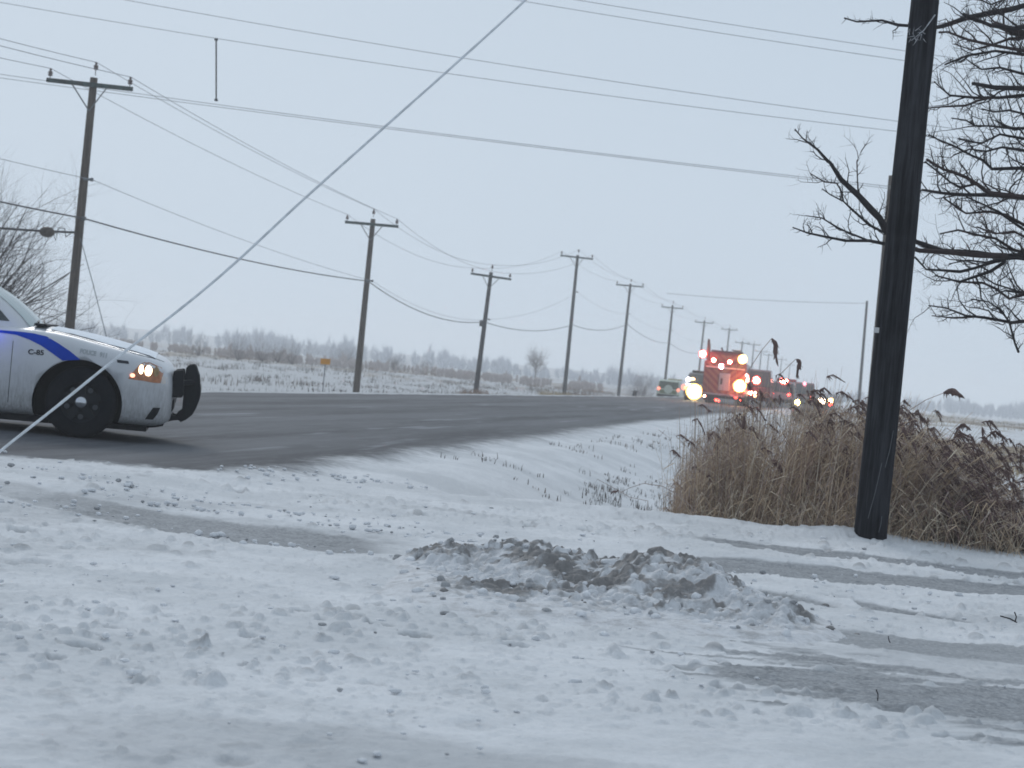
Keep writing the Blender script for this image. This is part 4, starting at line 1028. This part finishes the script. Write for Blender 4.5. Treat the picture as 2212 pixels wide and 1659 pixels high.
# ------------------------------------------------------------------ bare trees
bark_dark = mat('twig_bark_dark', (.016, .013, .016), .9, var=.3, scale=6)
bark_red = mat('twig_bark_reddish', (.035, .022, .022), .9, var=.4, scale=5)
bark_frost = mat('frosted_twigs', (.07, .06, .06), .9, var=.5, scale=2)
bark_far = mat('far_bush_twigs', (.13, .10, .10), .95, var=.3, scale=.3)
def rv(s=1.0): return Vector((rng.gauss(0, s), rng.gauss(0, s), rng.gauss(0, s)))
def twig(mb, p, d, L, r, lvl, up=.15, ns=4, flatd=1.0, side=.55, mi=0, kink=.16):
    n = 4 if lvl else 3; pts = [p]; d = d.normalized(); rad = [r]
    for i in range(n):
        d = (d+rv(kink)+Vector((0, 0, up*.35))).normalized()
        pts.append(pts[-1]+d*(L/n)); rad.append(r*(1-.75*(i+1)/n))
    mb.tube(pts, rad, ns, mi=mi, cap=False)
    if lvl > 0:
        k = 3+int(rng.random()*3)
        for j in range(k):
            q = .2+.75*(j+rng.random())/k; f_ = q*n; i = min(int(f_), n-1); b0 = pts[i].lerp(pts[i+1], f_-i)
            dd = (pts[i+1]-pts[i]).normalized(); s_ = rv(1); s_.y *= flatd; s_ = (s_-dd*s_.dot(dd)); s_.normalize()
            twig(mb, b0, dd*(1-side)+s_*side+Vector((0, 0, up*.5)), L*(.35+.3*rng.random()), max(r*(1-.7*q)*.62, r*.22), lvl-1, up, 3, flatd, side, mi, kink)
root = empty('bare_tree', at(2600, 1150, 20.5)); root.location.z = gz(root.location.x, 20.5); RO = root.location
tag(root, 'leafless tree at the right edge with long branches reaching behind the foreground pole', 'tree')
TX = 2600
mb = MB(); tp = [Vector((0, 0, -.3)), Vector((.02, .03, 1.2)), Vector((-.03, 0, 3)), Vector((.05, .05, 4.6)), Vector((0, 0, 6.5)), Vector((.15, 0, 8.2))]; mb.tube(tp, [.19, .16, .14, .11, .075, .03], 12); mb.build('trunk', bark_dark, root, smooth=True)
LIMBS = [ # thickness px at the trunk end, tip thickness, points from the tip towards the trunk
 (9, 1.6, [(1824,39),(1851,47),(1905,44),(1940,54),(1969,56),(2010,62),(2038,56),(2087,39),(2136,29),(2185,20),(2212,12),(2400,-30)]),
 (5, 2, [(2028,70),(2047,69),(2092,86),(2136,96),(2212,110),(2400,140)]),
 (7, 1.4, [(2018,176),(2030,188),(2052,206),(2106,211),(2160,211),(2212,206),(2400,190)]),
 (6, 3.5, [(2100,180),(2148,189),(2212,191),(2300,194)]),
 (3.5, 1.6, [(2006,233),(2047,230),(2087,228),(2111,218),(2150,208)]),
 (5, 1.4, [(2055,255),(2087,260),(2107,272),(2136,272),(2185,277),(2212,277),(2400,300)]),
 (5.5, 1.4, [(2006,292),(2033,304),(2062,316),(2099,336),(2123,346),(2143,365),(2212,363),(2400,370)]),
 (7.5, 2.5, [(2001,344),(2038,366),(2062,373),(2087,383),(2111,398),(2136,417),(2212,426),(2400,450)]),
 (3.5, 2, [(1998,349),(2026,371),(2052,393),(2074,405),(2106,398)]),
 (5, 2.5, [(1991,410),(2043,418),(2087,421),(2148,421),(2212,428)]),
 (5, 1.8, [(2038,427),(2072,452),(2087,461),(2136,457),(2172,464),(2212,486),(2400,520)]),
 (5.5, 1.8, [(2087,425),(2136,447),(2160,459),(2175,471),(2197,486),(2212,496),(2400,540)]),
 (8, 5, [(1960,515),(1981,523),(2013,535),(2038,542),(2111,547),(2160,555),(2212,552),(2400,580)]),
 (7, 5, [(1955,530),(1985,541),(2050,545),(2111,551),(2175,553)]),
 (9, 1.3, [(1717,279),(1734,299),(1766,323),(1788,348),(1793,351),(1817,388),(1854,422),(1883,454),(1900,471),(1913,496),(1960,520)]),
 (4, 1.3, [(1776,408),(1793,420),(1822,435),(1842,454),(1878,486),(1905,500),(1960,521)]),
 (2.5, 1.2, [(1751,375),(1781,393),(1807,396),(1815,408),(1822,435)]),
 (4.5, 1.3, [(1712,491),(1744,503),(1776,510),(1827,520),(1878,520),(1913,527),(1960,526)]),
 (3, 1.3, [(1741,466),(1776,471),(1808,491),(1827,500),(1874,519)]),
 (2.2, 1.2, [(1871,311),(1861,326),(1851,348),(1852,380),(1854,422)]),
 (5, 2, [(1976,555),(2001,582),(2038,584),(2074,587),(2106,579),(2136,569),(2172,558),(2230,552)]),
 (4.5, 1.5, [(2020,595),(2047,602),(2072,609),(2111,596),(2140,586),(2172,565)]),
 (5, 2, [(2072,609),(2123,611),(2150,623),(2180,645),(2212,636),(2400,620)]),
 (4, 1.6, [(2111,589),(2148,613),(2212,633),(2400,640)]),
 (6, 1.5, [(2006,660),(2043,665),(2087,682),(2126,686),(2160,692),(2187,697),(2212,694),(2400,700)]),
 (3, 1.4, [(2013,682),(2062,687),(2111,684)]),
 (3.5, 1.5, [(2098,646),(2135,652),(2160,668),(2180,695),(2192,740),(2200,760)]),
 (7, 3, [(2080,30),(2140,55),(2190,62),(2250,50),(2400,20)]),
 (12, 6, [(2150,52),(2175,62),(2200,72),(2240,70),(2400,60)]),
 (6, 2, [(2040,140),(2090,120),(2150,110),(2212,118),(2400,130)]),
 (5, 2, [(2070,300),(2120,310),(2160,290),(2212,300),(2400,310)]),
 (5, 1.5, [(2110,490),(2150,505),(2190,500),(2230,520),(2400,560)]),
 (5, 1.5, [(2100,-10),(2140,10),(2180,-5),(2240,-20),(2400,-60)]),
 (4.5, 1.4, [(2060,335),(2095,322),(2130,327),(2165,318),(2212,325),(2400,340)]),
 (4.5, 1.4, [(2030,505),(2070,497),(2110,507),(2150,515),(2190,540),(2240,552)]),
 (4, 1.3, [(2050,570),(2090,562),(2130,567),(2170,556),(2212,560),(2260,556)]),
 (4.5, 1.4, [(2090,130),(2120,150),(2160,146),(2212,160),(2400,175)]),
 (4, 1.3, [(2060,95),(2100,108),(2140,98),(2180,84),(2230,80)]),
 (4.5, 1.4, [(2140,640),(2170,628),(2212,632),(2300,625)]),
 (4.5, 1.5, [(2120,235),(2150,242),(2180,238),(2212,246),(2400,250)]),
]
for li, (t0, t1_, pts) in enumerate(LIMBS):
    if pts[-1][0] == 2400: pts = pts[:-1]+[(2290, pts[-1][1]*.4+pts[-2][1]*.6+rng.uniform(-22, 22)), (2350, pts[-1][1]+rng.uniform(-25, 25)), (2420, pts[-1][1]+rng.uniform(-45, 45))]
    Yb = 20.3+rng.uniform(-.5, .7); mb = MB(); m_ = len(pts)
    P_ = []
    for i, (x, y) in enumerate(pts): P_.append(at(x, y, Yb+.12*math.sin(i*1.3+li)))
    if pts[-1][0] >= 2400:
        e = P_[-1]; hz = max(.8, min(7.6, e.z-RO.z-.4)); P_.append(Vector((RO.x, RO.y, RO.z+hz)))
    D = [0]
    for a, b_ in zip(P_, P_[1:]): D.append(D[-1]+(b_-a).length)
    D0 = D[m_-1]
    rad = [min((t1_+(t0-t1_)*min(1.2, dd/D0))/4500*20.3/2*(2.1 if t0 > 4 else 1.8)*(1+.12*math.sin(dd*23+li)), .085) for dd in D]
    mb.tube([p-RO for p in P_], rad, 6, cap=True)
    # spurs and side twigs
    tot = D[m_-1]; s_ = .03; sgn = 1
    while s_ < tot:
        i = max(k for k in range(len(D)-1) if D[k] <= s_); q = (s_-D[i])/(D[i+1]-D[i]); b0 = P_[i].lerp(P_[i+1], q); dd = -(P_[i+1]-P_[i]).normalized()
        sv = dd.cross(Vector((0, 1, 0)))*sgn + Vector((0, rng.uniform(-.5, .5), .25)); sgn = -sgn if rng.random() < .8 else sgn
        u = rng.random(); rr = rad[i]*(1-q)+rad[i+1]*q
        if u < .45: twig(mb, b0-RO, dd*.5+sv, .03+.05*rng.random(), min(rr*.7, .005), 0, .1, 3)
        elif u < .86: twig(mb, b0-RO, dd*.9+sv*.8, .10+.20*rng.random(), min(rr*.8, .0085), 1, .42, 3, .5, .7, 0, .3)
        elif t0 > 3.4 and pts[0][0] > 1980: twig(mb, b0-RO, dd*.9+sv*.6, .28+.30*rng.random(), min(rr*.8, .013), 2, .38, 3, .5, .7, 0, .3)
        s_ += (.046 if pts[0][0] > 1980 else .06)*(.5+rng.random())
    mb.build('limb', [bark_dark, bark_red][li % 3 == 1], root, smooth=True)
# little frosted twigs in front of the foreground pole
tw = empty('frosted_twig', at(1975, 80, 17.5)); tag(tw, 'small frosted twig spray touching the upper part of the foreground pole', 'twig')
mb = MB(); o_ = tw.location
mb.tube([at(2020, 32, 17.5)-o_, at(1995, 66, 17.45)-o_, at(1968, 88, 17.45)-o_], [.006, .004, .003], 5)
for _ in range(16): twig(mb, at(1960+42*rng.random(), 66+24*rng.random(), 17.45)-o_, rv(1), .03+.05*rng.random(), .0035, 0, 0, 3)
mb.build('twigs', mat('twig_frost', (.33, .34, .36), .8, var=.4, scale=30), tw)
def tree_at(name, px, Y, H, Rad, label, m_, nl, lvl, thick, trunk=.3, grp=None, up=.25, lean=0.0, zb=None, cat='tree', mult=1.0):
    p = at(px, 800, Y); g = gz(p.x, Y); root = empty(name, (p.x, Y, g)); tag(root, label, cat, grp)
    mb = MB()
    if trunk > 0: mb.tube([(0, 0, -.2), (.03*H*.2, 0, H*trunk*.6), (lean*H*.2, 0, H*trunk*1.35)], [thick*2.2, thick*1.8, thick], 8)
    else: mb.tube([(0, 0, -.1), (0, 0, .15)], [thick*1.6, thick], 8)
    mb.build('trunk', m_, root, smooth=True); mb = MB()
    for k in range(nl):
        a = 6.283*k/nl+rng.random(); q = rng.random()
        z0 = H*trunk*(.6+.75*q) if trunk > 0 else .02
        el = rng.uniform(.25, 1.25); d = Vector((math.cos(a)*math.cos(el)+lean, math.sin(a)*math.cos(el)*.9, math.sin(el)))
        hh = (H-z0)/max(.35, math.sin(el)); L = min(hh, Rad/max(.25, math.cos(el)))*rng.uniform(.62, .95)
        twig(mb, Vector((lean*H*.1*q, 0, z0)), d, L, thick*.7, lvl, up, 3, 1.0, .5)
    mb.build('crown', m_, root); return root
tree_at('bare_tree', -130, 50, 4.7, 4.0, 'frosted leafless tree rising behind the police car windscreen at the left edge', bark_frost, 90, 3, .050, .22, up=.16)
tree_at('bare_bush', 95, 46, 2.35, 1.7, 'low frosted bush just behind the windscreen and nearest crossarm pole', bark_frost, 34, 3, .018, 0, cat='bush')
tree_at('bare_bush', 178, 64, 2.0, 1.0, 'tiny bare bush right behind the foot of the nearest crossarm pole', bark_frost, 10, 2, .012, 0, cat='bush')
GB = 'bare bushes along the far edge of the snowy field'
for (px, Y, H, R_, nl, lab) in ((425, 192, 2.5, 1.1, 26, 'upright bare bush, leftmost of the field edge, just right of the car bonnet'),
    (512, 190, 2.3, 1.5, 40, 'wide bare bush second from the left along the field edge'),
    (563, 196, 2.9, 1.4, 46, 'tallest bare bush in the middle of the field edge group'),
    (598, 198, 1.9, 1.3, 34, 'low dense bush between the two tall bushes of the field edge'),
    (629, 197, 2.6, 1.1, 34, 'bare bush at the right end of the field edge group'),
    (742, 236, 2.2, 2.4, 40, 'faint wide bush behind the orange marker sign'),
    (853, 218, 1.7, 1.7, 50, 'round brownish bush, left one of two between the marker sign and the tilting pole'),
    (918, 222, 1.5, 1.7, 46, 'round brownish bush, right one of two between the marker sign and the tilting pole')):
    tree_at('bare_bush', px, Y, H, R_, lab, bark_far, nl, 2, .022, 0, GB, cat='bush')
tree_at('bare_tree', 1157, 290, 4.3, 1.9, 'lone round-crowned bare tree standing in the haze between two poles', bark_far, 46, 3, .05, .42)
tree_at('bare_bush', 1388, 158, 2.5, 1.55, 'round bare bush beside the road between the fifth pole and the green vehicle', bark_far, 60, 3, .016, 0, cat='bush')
# far woods: many hazy bare crowns
def woods(name, outline, Y0, Y1, nper, label, m_, basepy=None):
    mb = MB(); xs = [o[0] for o in outline]; tops = [o[1] for o in outline]
    n = int((xs[-1]-xs[0])*nper)
    for k in range(n):
        px = xs[0]+(xs[-1]-xs[0])*rng.random(); Y = rng.uniform(Y0, Y1)
        if float(vnoise([px*.035], [1.7], 55)[0]) < .38 and rng.random() < .8: continue
        p = at(px, np.interp(px, xs, tops)+9*rng.gauss(0, 1)+6*rng.random(), Y); g = gz(p.x, Y)
        H = max(1.0, p.z-g); R_ = H*rng.uniform(.25, .45)
        for j in range(26):
            a = rng.random()*6.283; q = rng.random(); rr = R_*math.sqrt(rng.random())*(1-abs(q-.45)*1.2)
            b0 = Vector((p.x+rr*.3*math.cos(a), Y+rr*.3*math.sin(a), g+H*q*.55)); e = Vector((p.x+rr*math.cos(a), Y+rr*math.sin(a), g+H*(q*.75+.25)*rng.uniform(.8, 1)))
            w_ = .05+.05*rng.random(); mb.tri(b0+Vector((w_, 0, 0)), b0-Vector((w_, 0, 0)), e)
    o = mb.build(name, m_, autofix=False); tag(o, label, kind='stuff'); return o
farw = mat('far_woods_twigs', (.60, .62, .66), .95)  # pale with frost, and with part of the haze put into the colour
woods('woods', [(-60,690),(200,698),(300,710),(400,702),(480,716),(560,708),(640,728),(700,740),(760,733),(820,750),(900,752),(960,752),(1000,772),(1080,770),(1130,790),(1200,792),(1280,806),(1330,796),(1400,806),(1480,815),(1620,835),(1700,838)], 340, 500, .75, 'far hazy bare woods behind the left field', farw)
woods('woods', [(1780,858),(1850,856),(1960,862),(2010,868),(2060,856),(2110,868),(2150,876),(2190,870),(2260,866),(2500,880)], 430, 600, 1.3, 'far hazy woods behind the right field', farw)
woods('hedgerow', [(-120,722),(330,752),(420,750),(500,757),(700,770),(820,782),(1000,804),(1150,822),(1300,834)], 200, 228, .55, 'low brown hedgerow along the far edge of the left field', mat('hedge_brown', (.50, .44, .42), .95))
# ------------------------------------------------------------------ grass and weeds
def tufts(name, spots, label, mats, lean=.3):
    """spots: x, y, height, spread, blades, width, mat"""
    mb = MB()
    for (x, y, h, sp, nb_, wd, mi) in spots:
        z = gz(x, y)
        for _ in range(nb_):
            bx, by = x+rng.gauss(0, sp), y+rng.gauss(0, sp); hh = h*rng.uniform(.45, 1); a = rng.random()*6.28; l_ = lean*rng.random()*hh
            t_ = Vector((bx+l_*math.cos(a), by+l_*math.sin(a), z+hh)); m__ = Vector((bx+l_*.3*math.cos(a), by+l_*.3*math.sin(a), z+hh*.55)); w_ = Vector((wd*math.cos(a+1.57), wd*math.sin(a+1.57), 0)); b0 = Vector((bx, by, z-.03))
            mb.add([b0-w_, b0+w_, m__+w_*.8, m__-w_*.8, t_], [(0, 1, 2, 3), (3, 2, 4)], mi)
    o = mb.build(name, mats, autofix=False); tag(o, label, kind='stuff'); return o
weed_d = mat('dead_weed_dark', (.13, .115, .105), .95, var=.3, scale=1); weed_b = mat('dead_weed_brown', (.17, .125, .10), .95, var=.3, scale=1)
straw_y = mat('straw_yellow', (.36, .26, .12), .9, var=.25, scale=1); straw_p = mat('straw_pinkish', (.27, .185, .135), .9, var=.3, scale=1)
sp = []
for _ in range(1300):
    y = 40+165*rng.random()**.8; px = 330+1000*rng.random(); p = at(px, 800, y); d = dlat(p.x, y)
    if d < 16.5: continue
    if float(fbm(np.array([p.x]), np.array([y*.5]), 5, 3, 77)[0]) < .48 and rng.random() < .7: continue
    big = rng.random()
    sp.append((p.x, y, .10+.34*big*big, .12+.3*big, 5+int(14*big), .012+.008*rng.random(), 0 if rng.random() < .7 else 1))
tufts('weeds', sp, 'dark dead weeds poking through the snow of the left field', [weed_d, weed_b], .6)
sp = []
for (pa, pb, Y, h, n, mi) in ((1000,1052,116,.75,46,1),(1056,1112,117,.55,40,1),(1120,1180,121,.25,20,1),(1180,1235,149,.6,40,0),(1235,1335,152,.75,80,1),(1180,1260,147,.35,40,0),(660,990,212,.5,50,1),(1150,1340,200,.5,40,1),(380,640,200,.4,40,1)):
    for _ in range(n):
        px = rng.uniform(pa, pb); y = Y+rng.gauss(0, 1.2); p = at(px, 800, y); sp.append((p.x, y, h*rng.uniform(.5, 1.1), .25, 16, .012, mi))
tufts('dry_grass', sp, 'clumps of tan dry grass at the feet of the far poles', [straw_y, straw_p], .5)
sp = []
for _ in range(420):                                    # right field
    px = rng.uniform(1960, 2500); u = rng.random(); y = rng.choice([rng.uniform(60, 110), rng.uniform(36, 70), rng.uniform(190, 320)]); p = at(px, 800, y)
    sp.append((p.x, y, rng.uniform(.2, .5), .5, 16, .009+.00006*y, rng.choice([0, 0, 1, 2])))
tufts('dry_grass', sp, 'tan stubble and dry grass in the snow of the right field', [straw_y, straw_p, weed_d], .6)
sp = []
for _ in range(200):                                    # bank of the ditch
    y = rng.uniform(24, 46); d = rng.uniform(2.6, 5.0); x, _y = road_xy(d, 0); x = (y*RX-d)/RY
    if float(fbm(np.array([x]), np.array([y]), 1.5, 3, 79)[0]) < .5: continue
    sp.append((x, y, .03+.08*rng.random(), .07, 6, .006, 0 if rng.random() < .75 else 1))
for (px, Y, n) in ((1275, 27, 8), (1300, 27, 12), (1330, 28.5, 14), (1350, 30, 14), (1380, 28, 10), (1420, 29, 9), (1440, 27, 6)):
    for _ in range(n):
        p = at(px+rng.gauss(0, 13), 990, Y+rng.gauss(0, 1.3)); sp.append((p.x, p.y, .04+.08*rng.random(), .06, 7, .005, 0))
tufts('weeds', sp, 'small dark weeds on the snowy bank between the road and the reeds', [weed_d, weed_b], 1.2)

# ------------------------------------------------------------------ the reed bed
reed_m = [mat('reed_straw', (.54, .40, .27), .85, var=.2, scale=.8), mat('reed_pale', (.66, .56, .43), .8, var=.2, scale=.8), mat('reed_brown', (.31, .215, .17), .9, var=.25, scale=.8), mat('reed_plume', (.14, .088, .080), .95, var=.35, scale=9), mat('reed_grey', (.38, .30, .265), .9, var=.25, scale=.8)]
OUT = ([1450, 1475, 1520, 1590, 1690, 1800, 1880, 1935, 1975, 2010, 2060, 2100, 2150, 2212, 2300, 2500, 2700], [1080, 1020, 945, 895, 868, 852, 856, 885, 905, 925, 962, 992, 1040, 1085, 1130, 1170, 1180])
mb = MB()
def reed_stem(x, y, H, lx, ly, r_, mi, bend=.5, leaves=2, plume=0):
    z = gz(x, y)-.03; pts = []; n = 5
    for i in range(n+1):
        q = i/n; pts.append(Vector((x+lx*q+bend*lx*q*q, y+ly*q, z+H*(q-.12*bend*abs(lx)/max(.2, H)*q*q))))
    mb.tube(pts, [r_*(1-.6*i/n) for i in range(n+1)], 3, mi, cap=False)
    for _ in range(leaves):
        q = rng.uniform(.25, .95); f_ = q*n; i = min(int(f_), n-1); b0 = pts[i].lerp(pts[i+1], f_-i); a = rng.uniform(-1.0, 1.0)+(0 if rng.random() < .72 else math.pi)
        L = rng.uniform(.14, .38); dx, dy = math.cos(a)*L, math.sin(a)*L; w_ = Vector((-math.sin(a), math.cos(a), .3))*rng.uniform(.003, .0065)
        m1 = b0+Vector((dx*.45, dy*.45, L*rng.uniform(.1, .45))); e = b0+Vector((dx, dy, L*rng.uniform(-.55, .3)))
        mb.add([b0-w_*.5, b0+w_*.5, m1+w_, m1-w_, e], [(0, 1, 2, 3), (3, 2, 4)], mi if rng.random() < .6 else rng.choice([0, 1, 2, 4]))
    if plume:
        b0 = pts[-1]; L = rng.uniform(.11, .22); dn = rng.uniform(.1, 1.1); a = rng.gauss(0, .9)
        pp = [b0, b0+Vector((.3*L*math.cos(a), .3*L*math.sin(a), .02)), b0+Vector((.65*L*math.cos(a), .6*L*math.sin(a), -.3*L*dn)), b0+Vector((.95*L*math.cos(a), .9*L*math.sin(a), -.95*L*dn))]
        mb.tube(pp, [.003, .008, .009, .002], 4, 3, cap=False)
        for _ in range(12):
            q = rng.random()*.9; i = min(int(q*3), 2); c = pp[i].lerp(pp[i+1], q*3-i); e = c+Vector((rng.uniform(-.01, .06), rng.uniform(-.03, .03), -rng.uniform(.01, .07))); mb.tri(c+Vector((.005, 0, .004)), c-Vector((.005, 0, .004)), e, 3)
def front(px): return float(np.interp(px, [1470, 1600, 1840, 2212, 2700], [19.6, 18.9, 18.25, 17.75, 17.4]))
for _ in range(7600):
    px = 1474+(820 if rng.random() < .84 else 1180)*rng.random()**.92; y = front(px)+.05+.25*float(vnoise([px*.03], [3.3], 17)[0])+6.2*rng.random()**1.5
    p = at(px, 900, y); x = p.x
    _r0 = max(0, min(1, (px-1900)/160)); top = np.interp(px+(20+75*_r0), OUT[0], OUT[1])+12*_r0
    ytop = at(px, top, y).z; g = gz(x, y); full = ytop-g
    right = max(0, min(1, (px-1900)/160)); left = max(0, min(1, (1640-px)/150))
    H = full*(1.04-abs(rng.gauss(0, .19+.04*right)))*(.86+.28*float(vnoise([px*.02], [y*.8], 91)[0]))*(1+.10*right)
    if rng.random() < .35*(1-.4*right): H = full*rng.uniform(.3, .9)
    H *= min(1, .5+.5*rng.random()+max(0, px-1490)/140); H = max(.15, H); lx = (.05+.20*right+.11*rng.gauss(0, 1)+.14*rng.random())*H
    if rng.random() < .12: lx += rng.choice([-1, 1, 1])*.3*H; H *= .8
    if left: lx = rng.gauss(.02, .06)*H
    mi = rng.choices([0, 1, 2, 4], [4.5, 1.1, 3.4, 1.6] if right < .5 else [1.8, .6, 5, 4])[0]
    reed_stem(x, y, H, lx-right*.1, rng.gauss(0, .09), rng.uniform(.0022, .0045), mi, .5+right*1.2, rng.choice([2, 3, 4]), 1 if rng.random() < (.015+.42*right+.07*(1 if px > 1680 else 0)) else 0)
for _ in range(300):                                    # thin outliers above the left side
    px = rng.choice([rng.uniform(1455, 1640), rng.uniform(1462, 1800)]); y = front(px)+rng.uniform(.2, 3); p = at(px, 900, y)
    top = np.interp(px, OUT[0], OUT[1])-rng.random()**2*(120 if px < 1640 else 75); H = at(px, top, y).z-gz(p.x, y)
    reed_stem(p.x, y, H, rng.gauss(.0, .05)*H, 0, rng.uniform(.002, .0035), rng.choice([0, 2, 4]), .3, rng.choice([0, 1]), 1 if rng.random() < .08 else 0)
for _ in range(700):                                    # short straw at the front edge
    px = rng.uniform(1430, 2600); y = front(px)+rng.gauss(.02, .14); p = at(px, 1000, y)
    reed_stem(p.x, y, rng.uniform(.12, .5)*(.6 if px < 1490 else 1), rng.gauss(.02, .08), 0, .0028, rng.choice([0, 0, 2, 1]), .6, 1, 0)
o = mb.build('reeds', reed_m, autofix=False); tag(o, 'dense bed of brown dry reeds around the foot of the foreground pole', kind='stuff')
# single reeds that stand out
def reed(stem, plume, Y, lab, r_=.0045, pr=.020, tass=True):
    b0 = at(*stem[0], Y); root = empty('reed', (b0.x, b0.y, gz(b0.x, Y))); tag(root, lab, 'reed', 'single reeds standing out of the reed bed'); o_ = root.location
    P_ = [Vector((0, 0, -.03)).lerp(at(*stem[0], Y)-o_, .999)]+[at(*s, Y)-o_ for s in stem[1:]]
    mb = MB(); mb.tube([Vector((P_[0].x-.02, 0, -.03))]+P_, [r_*1.2]+[r_*(1.1-.5*i/len(P_)) for i in range(len(P_))], 5); mb.build('stem', reed_m[4], root)
    if plume:
        Q = [at(*s, Y)-o_ for s in plume]; n = len(Q); mb = MB(); Qs = []; Rr = []
        for i in range(n-1):
            for t_ in (0, .33, .66): Qs.append(Q[i].lerp(Q[i+1], t_)+Vector((0, 0, rng.gauss(0, .003)))); 
        Qs.append(Q[-1]); m_ = len(Qs)
        for i in range(m_): q = i/(m_-1); Rr.append(pr*max(.12, math.sin(math.pi*min(1, q*.85+.12)))*(1+.2*rng.gauss(0, 1)))
        mb.tube(Qs, Rr, 7)
        if tass:
            for _ in range(26):
                q = rng.random()*(m_-2); i = int(q); c = Qs[i].lerp(Qs[i+1], q-i); a = rng.random()*6.28; c = c+Vector((math.cos(a), math.sin(a), 0))*Rr[i]*.7
                mb.tri(c+Vector((.006, 0, 0)), c-Vector((.006, 0, 0)), c+Vector((rng.uniform(-.01, .03), rng.gauss(0, .01), -rng.uniform(.025, .06))))
        mb.build('plume', reed_m[3], root)
reed([(1560,1060),(1575,950),(1590,870),(1619,797),(1645,757),(1667,731)], [(1667,731),(1676,745),(1674,762),(1681,792)], 19.4, 'tallest reed with a long drooping dark head, right of the fire truck')
reed([(1640,1060),(1650,930),(1668,850),(1684,810),(1706,788),(1720,775)], [(1720,775),(1728,784),(1723,800),(1722,818)], 19.6, 'second tallest reed with a drooping dark head, above the red flashing lightbar')
reed([(1935,960),(1948,910),(1964,887),(2000,864),(2038,849)], [(2038,849),(2055,845),(2070,851),(2084,861)], 19.3, 'reed arching right of the foreground pole against the pale sky', pr=.026)
reed([(2040,990),(2050,950),(2065,926)], [(2065,926),(2082,917),(2099,931)], 20.2, 'short reed head peeping over the right field', pr=.018)
reed([(1940,1100),(1948,1060),(1954,1044)], [(1954,1044),(1968,1060),(1980,1077)], 18.6, 'dark slanting reed head low, just right of the foreground pole')
reed([(1826,1120),(1824,1050),(1829,1010)], [(1829,1010),(1832,1032),(1831,1057)], 18.6, 'dark spindle reed head just left of the foreground pole', pr=.016, tass=False)
reed([(1742,1110),(1741,1070),(1743,1038)], [(1743,1038),(1745,1053),(1745,1070)], 18.8, 'upper of two small dark seed heads in the left half of the reed bed', pr=.014, tass=False)
reed([(1727,1120),(1727,1085),(1729,1050)], [(1729,1050),(1729,1065),(1728,1080)], 18.8, 'lower of two small dark seed heads in the left half of the reed bed', pr=.014, tass=False)
reed([(1640,1100),(1650,1020),(1666,993)], [(1666,993),(1680,1003),(1692,1022)], 19.0, 'bent dark reed head in the middle of the left reeds', pr=.020)
reed([(1800,1090),(1812,1000),(1824,968)], [(1824,968),(1842,974),(1857,990)], 19.0, 'bent dark reed head touching the left side of the foreground pole', pr=.020)
reed([(1600,1080),(1603,980),(1608,900)], [(1608,900),(1608,920),(1605,944)], 19.5, 'upright dark reed head below the right wheel of the fire truck', pr=.022, tass=False)
reed([(1545,1080),(1545,1000),(1545,958)], [(1545,958),(1548,972),(1547,988)], 19.6, 'slim dark reed head over the snow left of the reed bed', pr=.015, tass=False)
reed([(1632,1060),(1636,900),(1640,842)], [(1640,842),(1645,852),(1641,890)], 19.8, 'narrow dark reed head just right of the fire truck lamps', pr=.014)
reed([(1471,1080),(1469,980),(1467,878)], None, 19.7, 'leftmost lone bare reed stem over the snowy bank', r_=.0030)
reed([(1500,1100),(1502,980),(1502,868)], None, 19.6, 'second bare reed stem from the left, under the bright headlamp', r_=.0045)
reed([(1532,1080),(1529,980),(1529,880)], None, 19.7, 'third bare reed stem from the left, under the truck tailboard', r_=.0035)
reed([(1495,1096),(1465,1068),(1430,1050),(1390,1044),(1360,1054),(1340,1064)], [(1336,1060),(1326,1062),(1318,1068)], 18.9, 'bowed reed arching down to the snow at the left of the reed bed', r_=.0038, pr=.014, tass=False)
reed([(1400,1082),(1360,1074),(1337,1060),(1290,1035),(1281,1055)], None, 18.9, 'broken reed lying zigzag on the snow, farthest left', r_=.0030)
for (pts, Y, lab) in (([(2160,1339),(2181,1345),(2196,1353)], 12.0, 'short dark stick lying on the snow near the right edge'), ([(2190,1338),(2194,1348),(2191,1360)], 12.0, 'thin curved twig beside the stick near the right edge'),
    ([(1918,1386),(1919,1394),(1922,1400)], 10.4, 'tiny upright twig in the upper icy patch'), ([(1891,1508),(1895,1520),(1894,1533)], 8.35, 'thin upright twig at the lower edge of the icy patch')):
    q = [at(*p, Y) for p in pts]; zmin = min(v.z for v in q); k = gz(q[1].x, Y)+.015-zmin if abs(zmin-gz(q[1].x, Y)) < .3 else 0
    mb = MB(); mb.tube([v+Vector((0, 0, k)) for v in q], .004 if Y > 11 else .0025, 6); o = mb.build('twig', bark_dark); tag(o, lab, 'twig')

# ------------------------------------------------------------------ haze
hm, t, b = newmat('haze'); t.nodes.remove(b)
pv = N(t, 'ShaderNodeVolumePrincipled'); pv.inputs['Color'].default_value = (.97, .985, 1.0, 1); pv.inputs['Density'].default_value = .0013; pv.inputs['Anisotropy'].default_value = .55
t.links.new(pv.outputs[0], [n for n in t.nodes if n.type == 'OUTPUT_MATERIAL'][0].inputs['Volume'])
mb = MB(); mb.box((0, 590, 6.5), (2620, 1240, 17.0)); o = mb.build('haze', hm); tag(o, 'cold winter haze', kind='stuff')
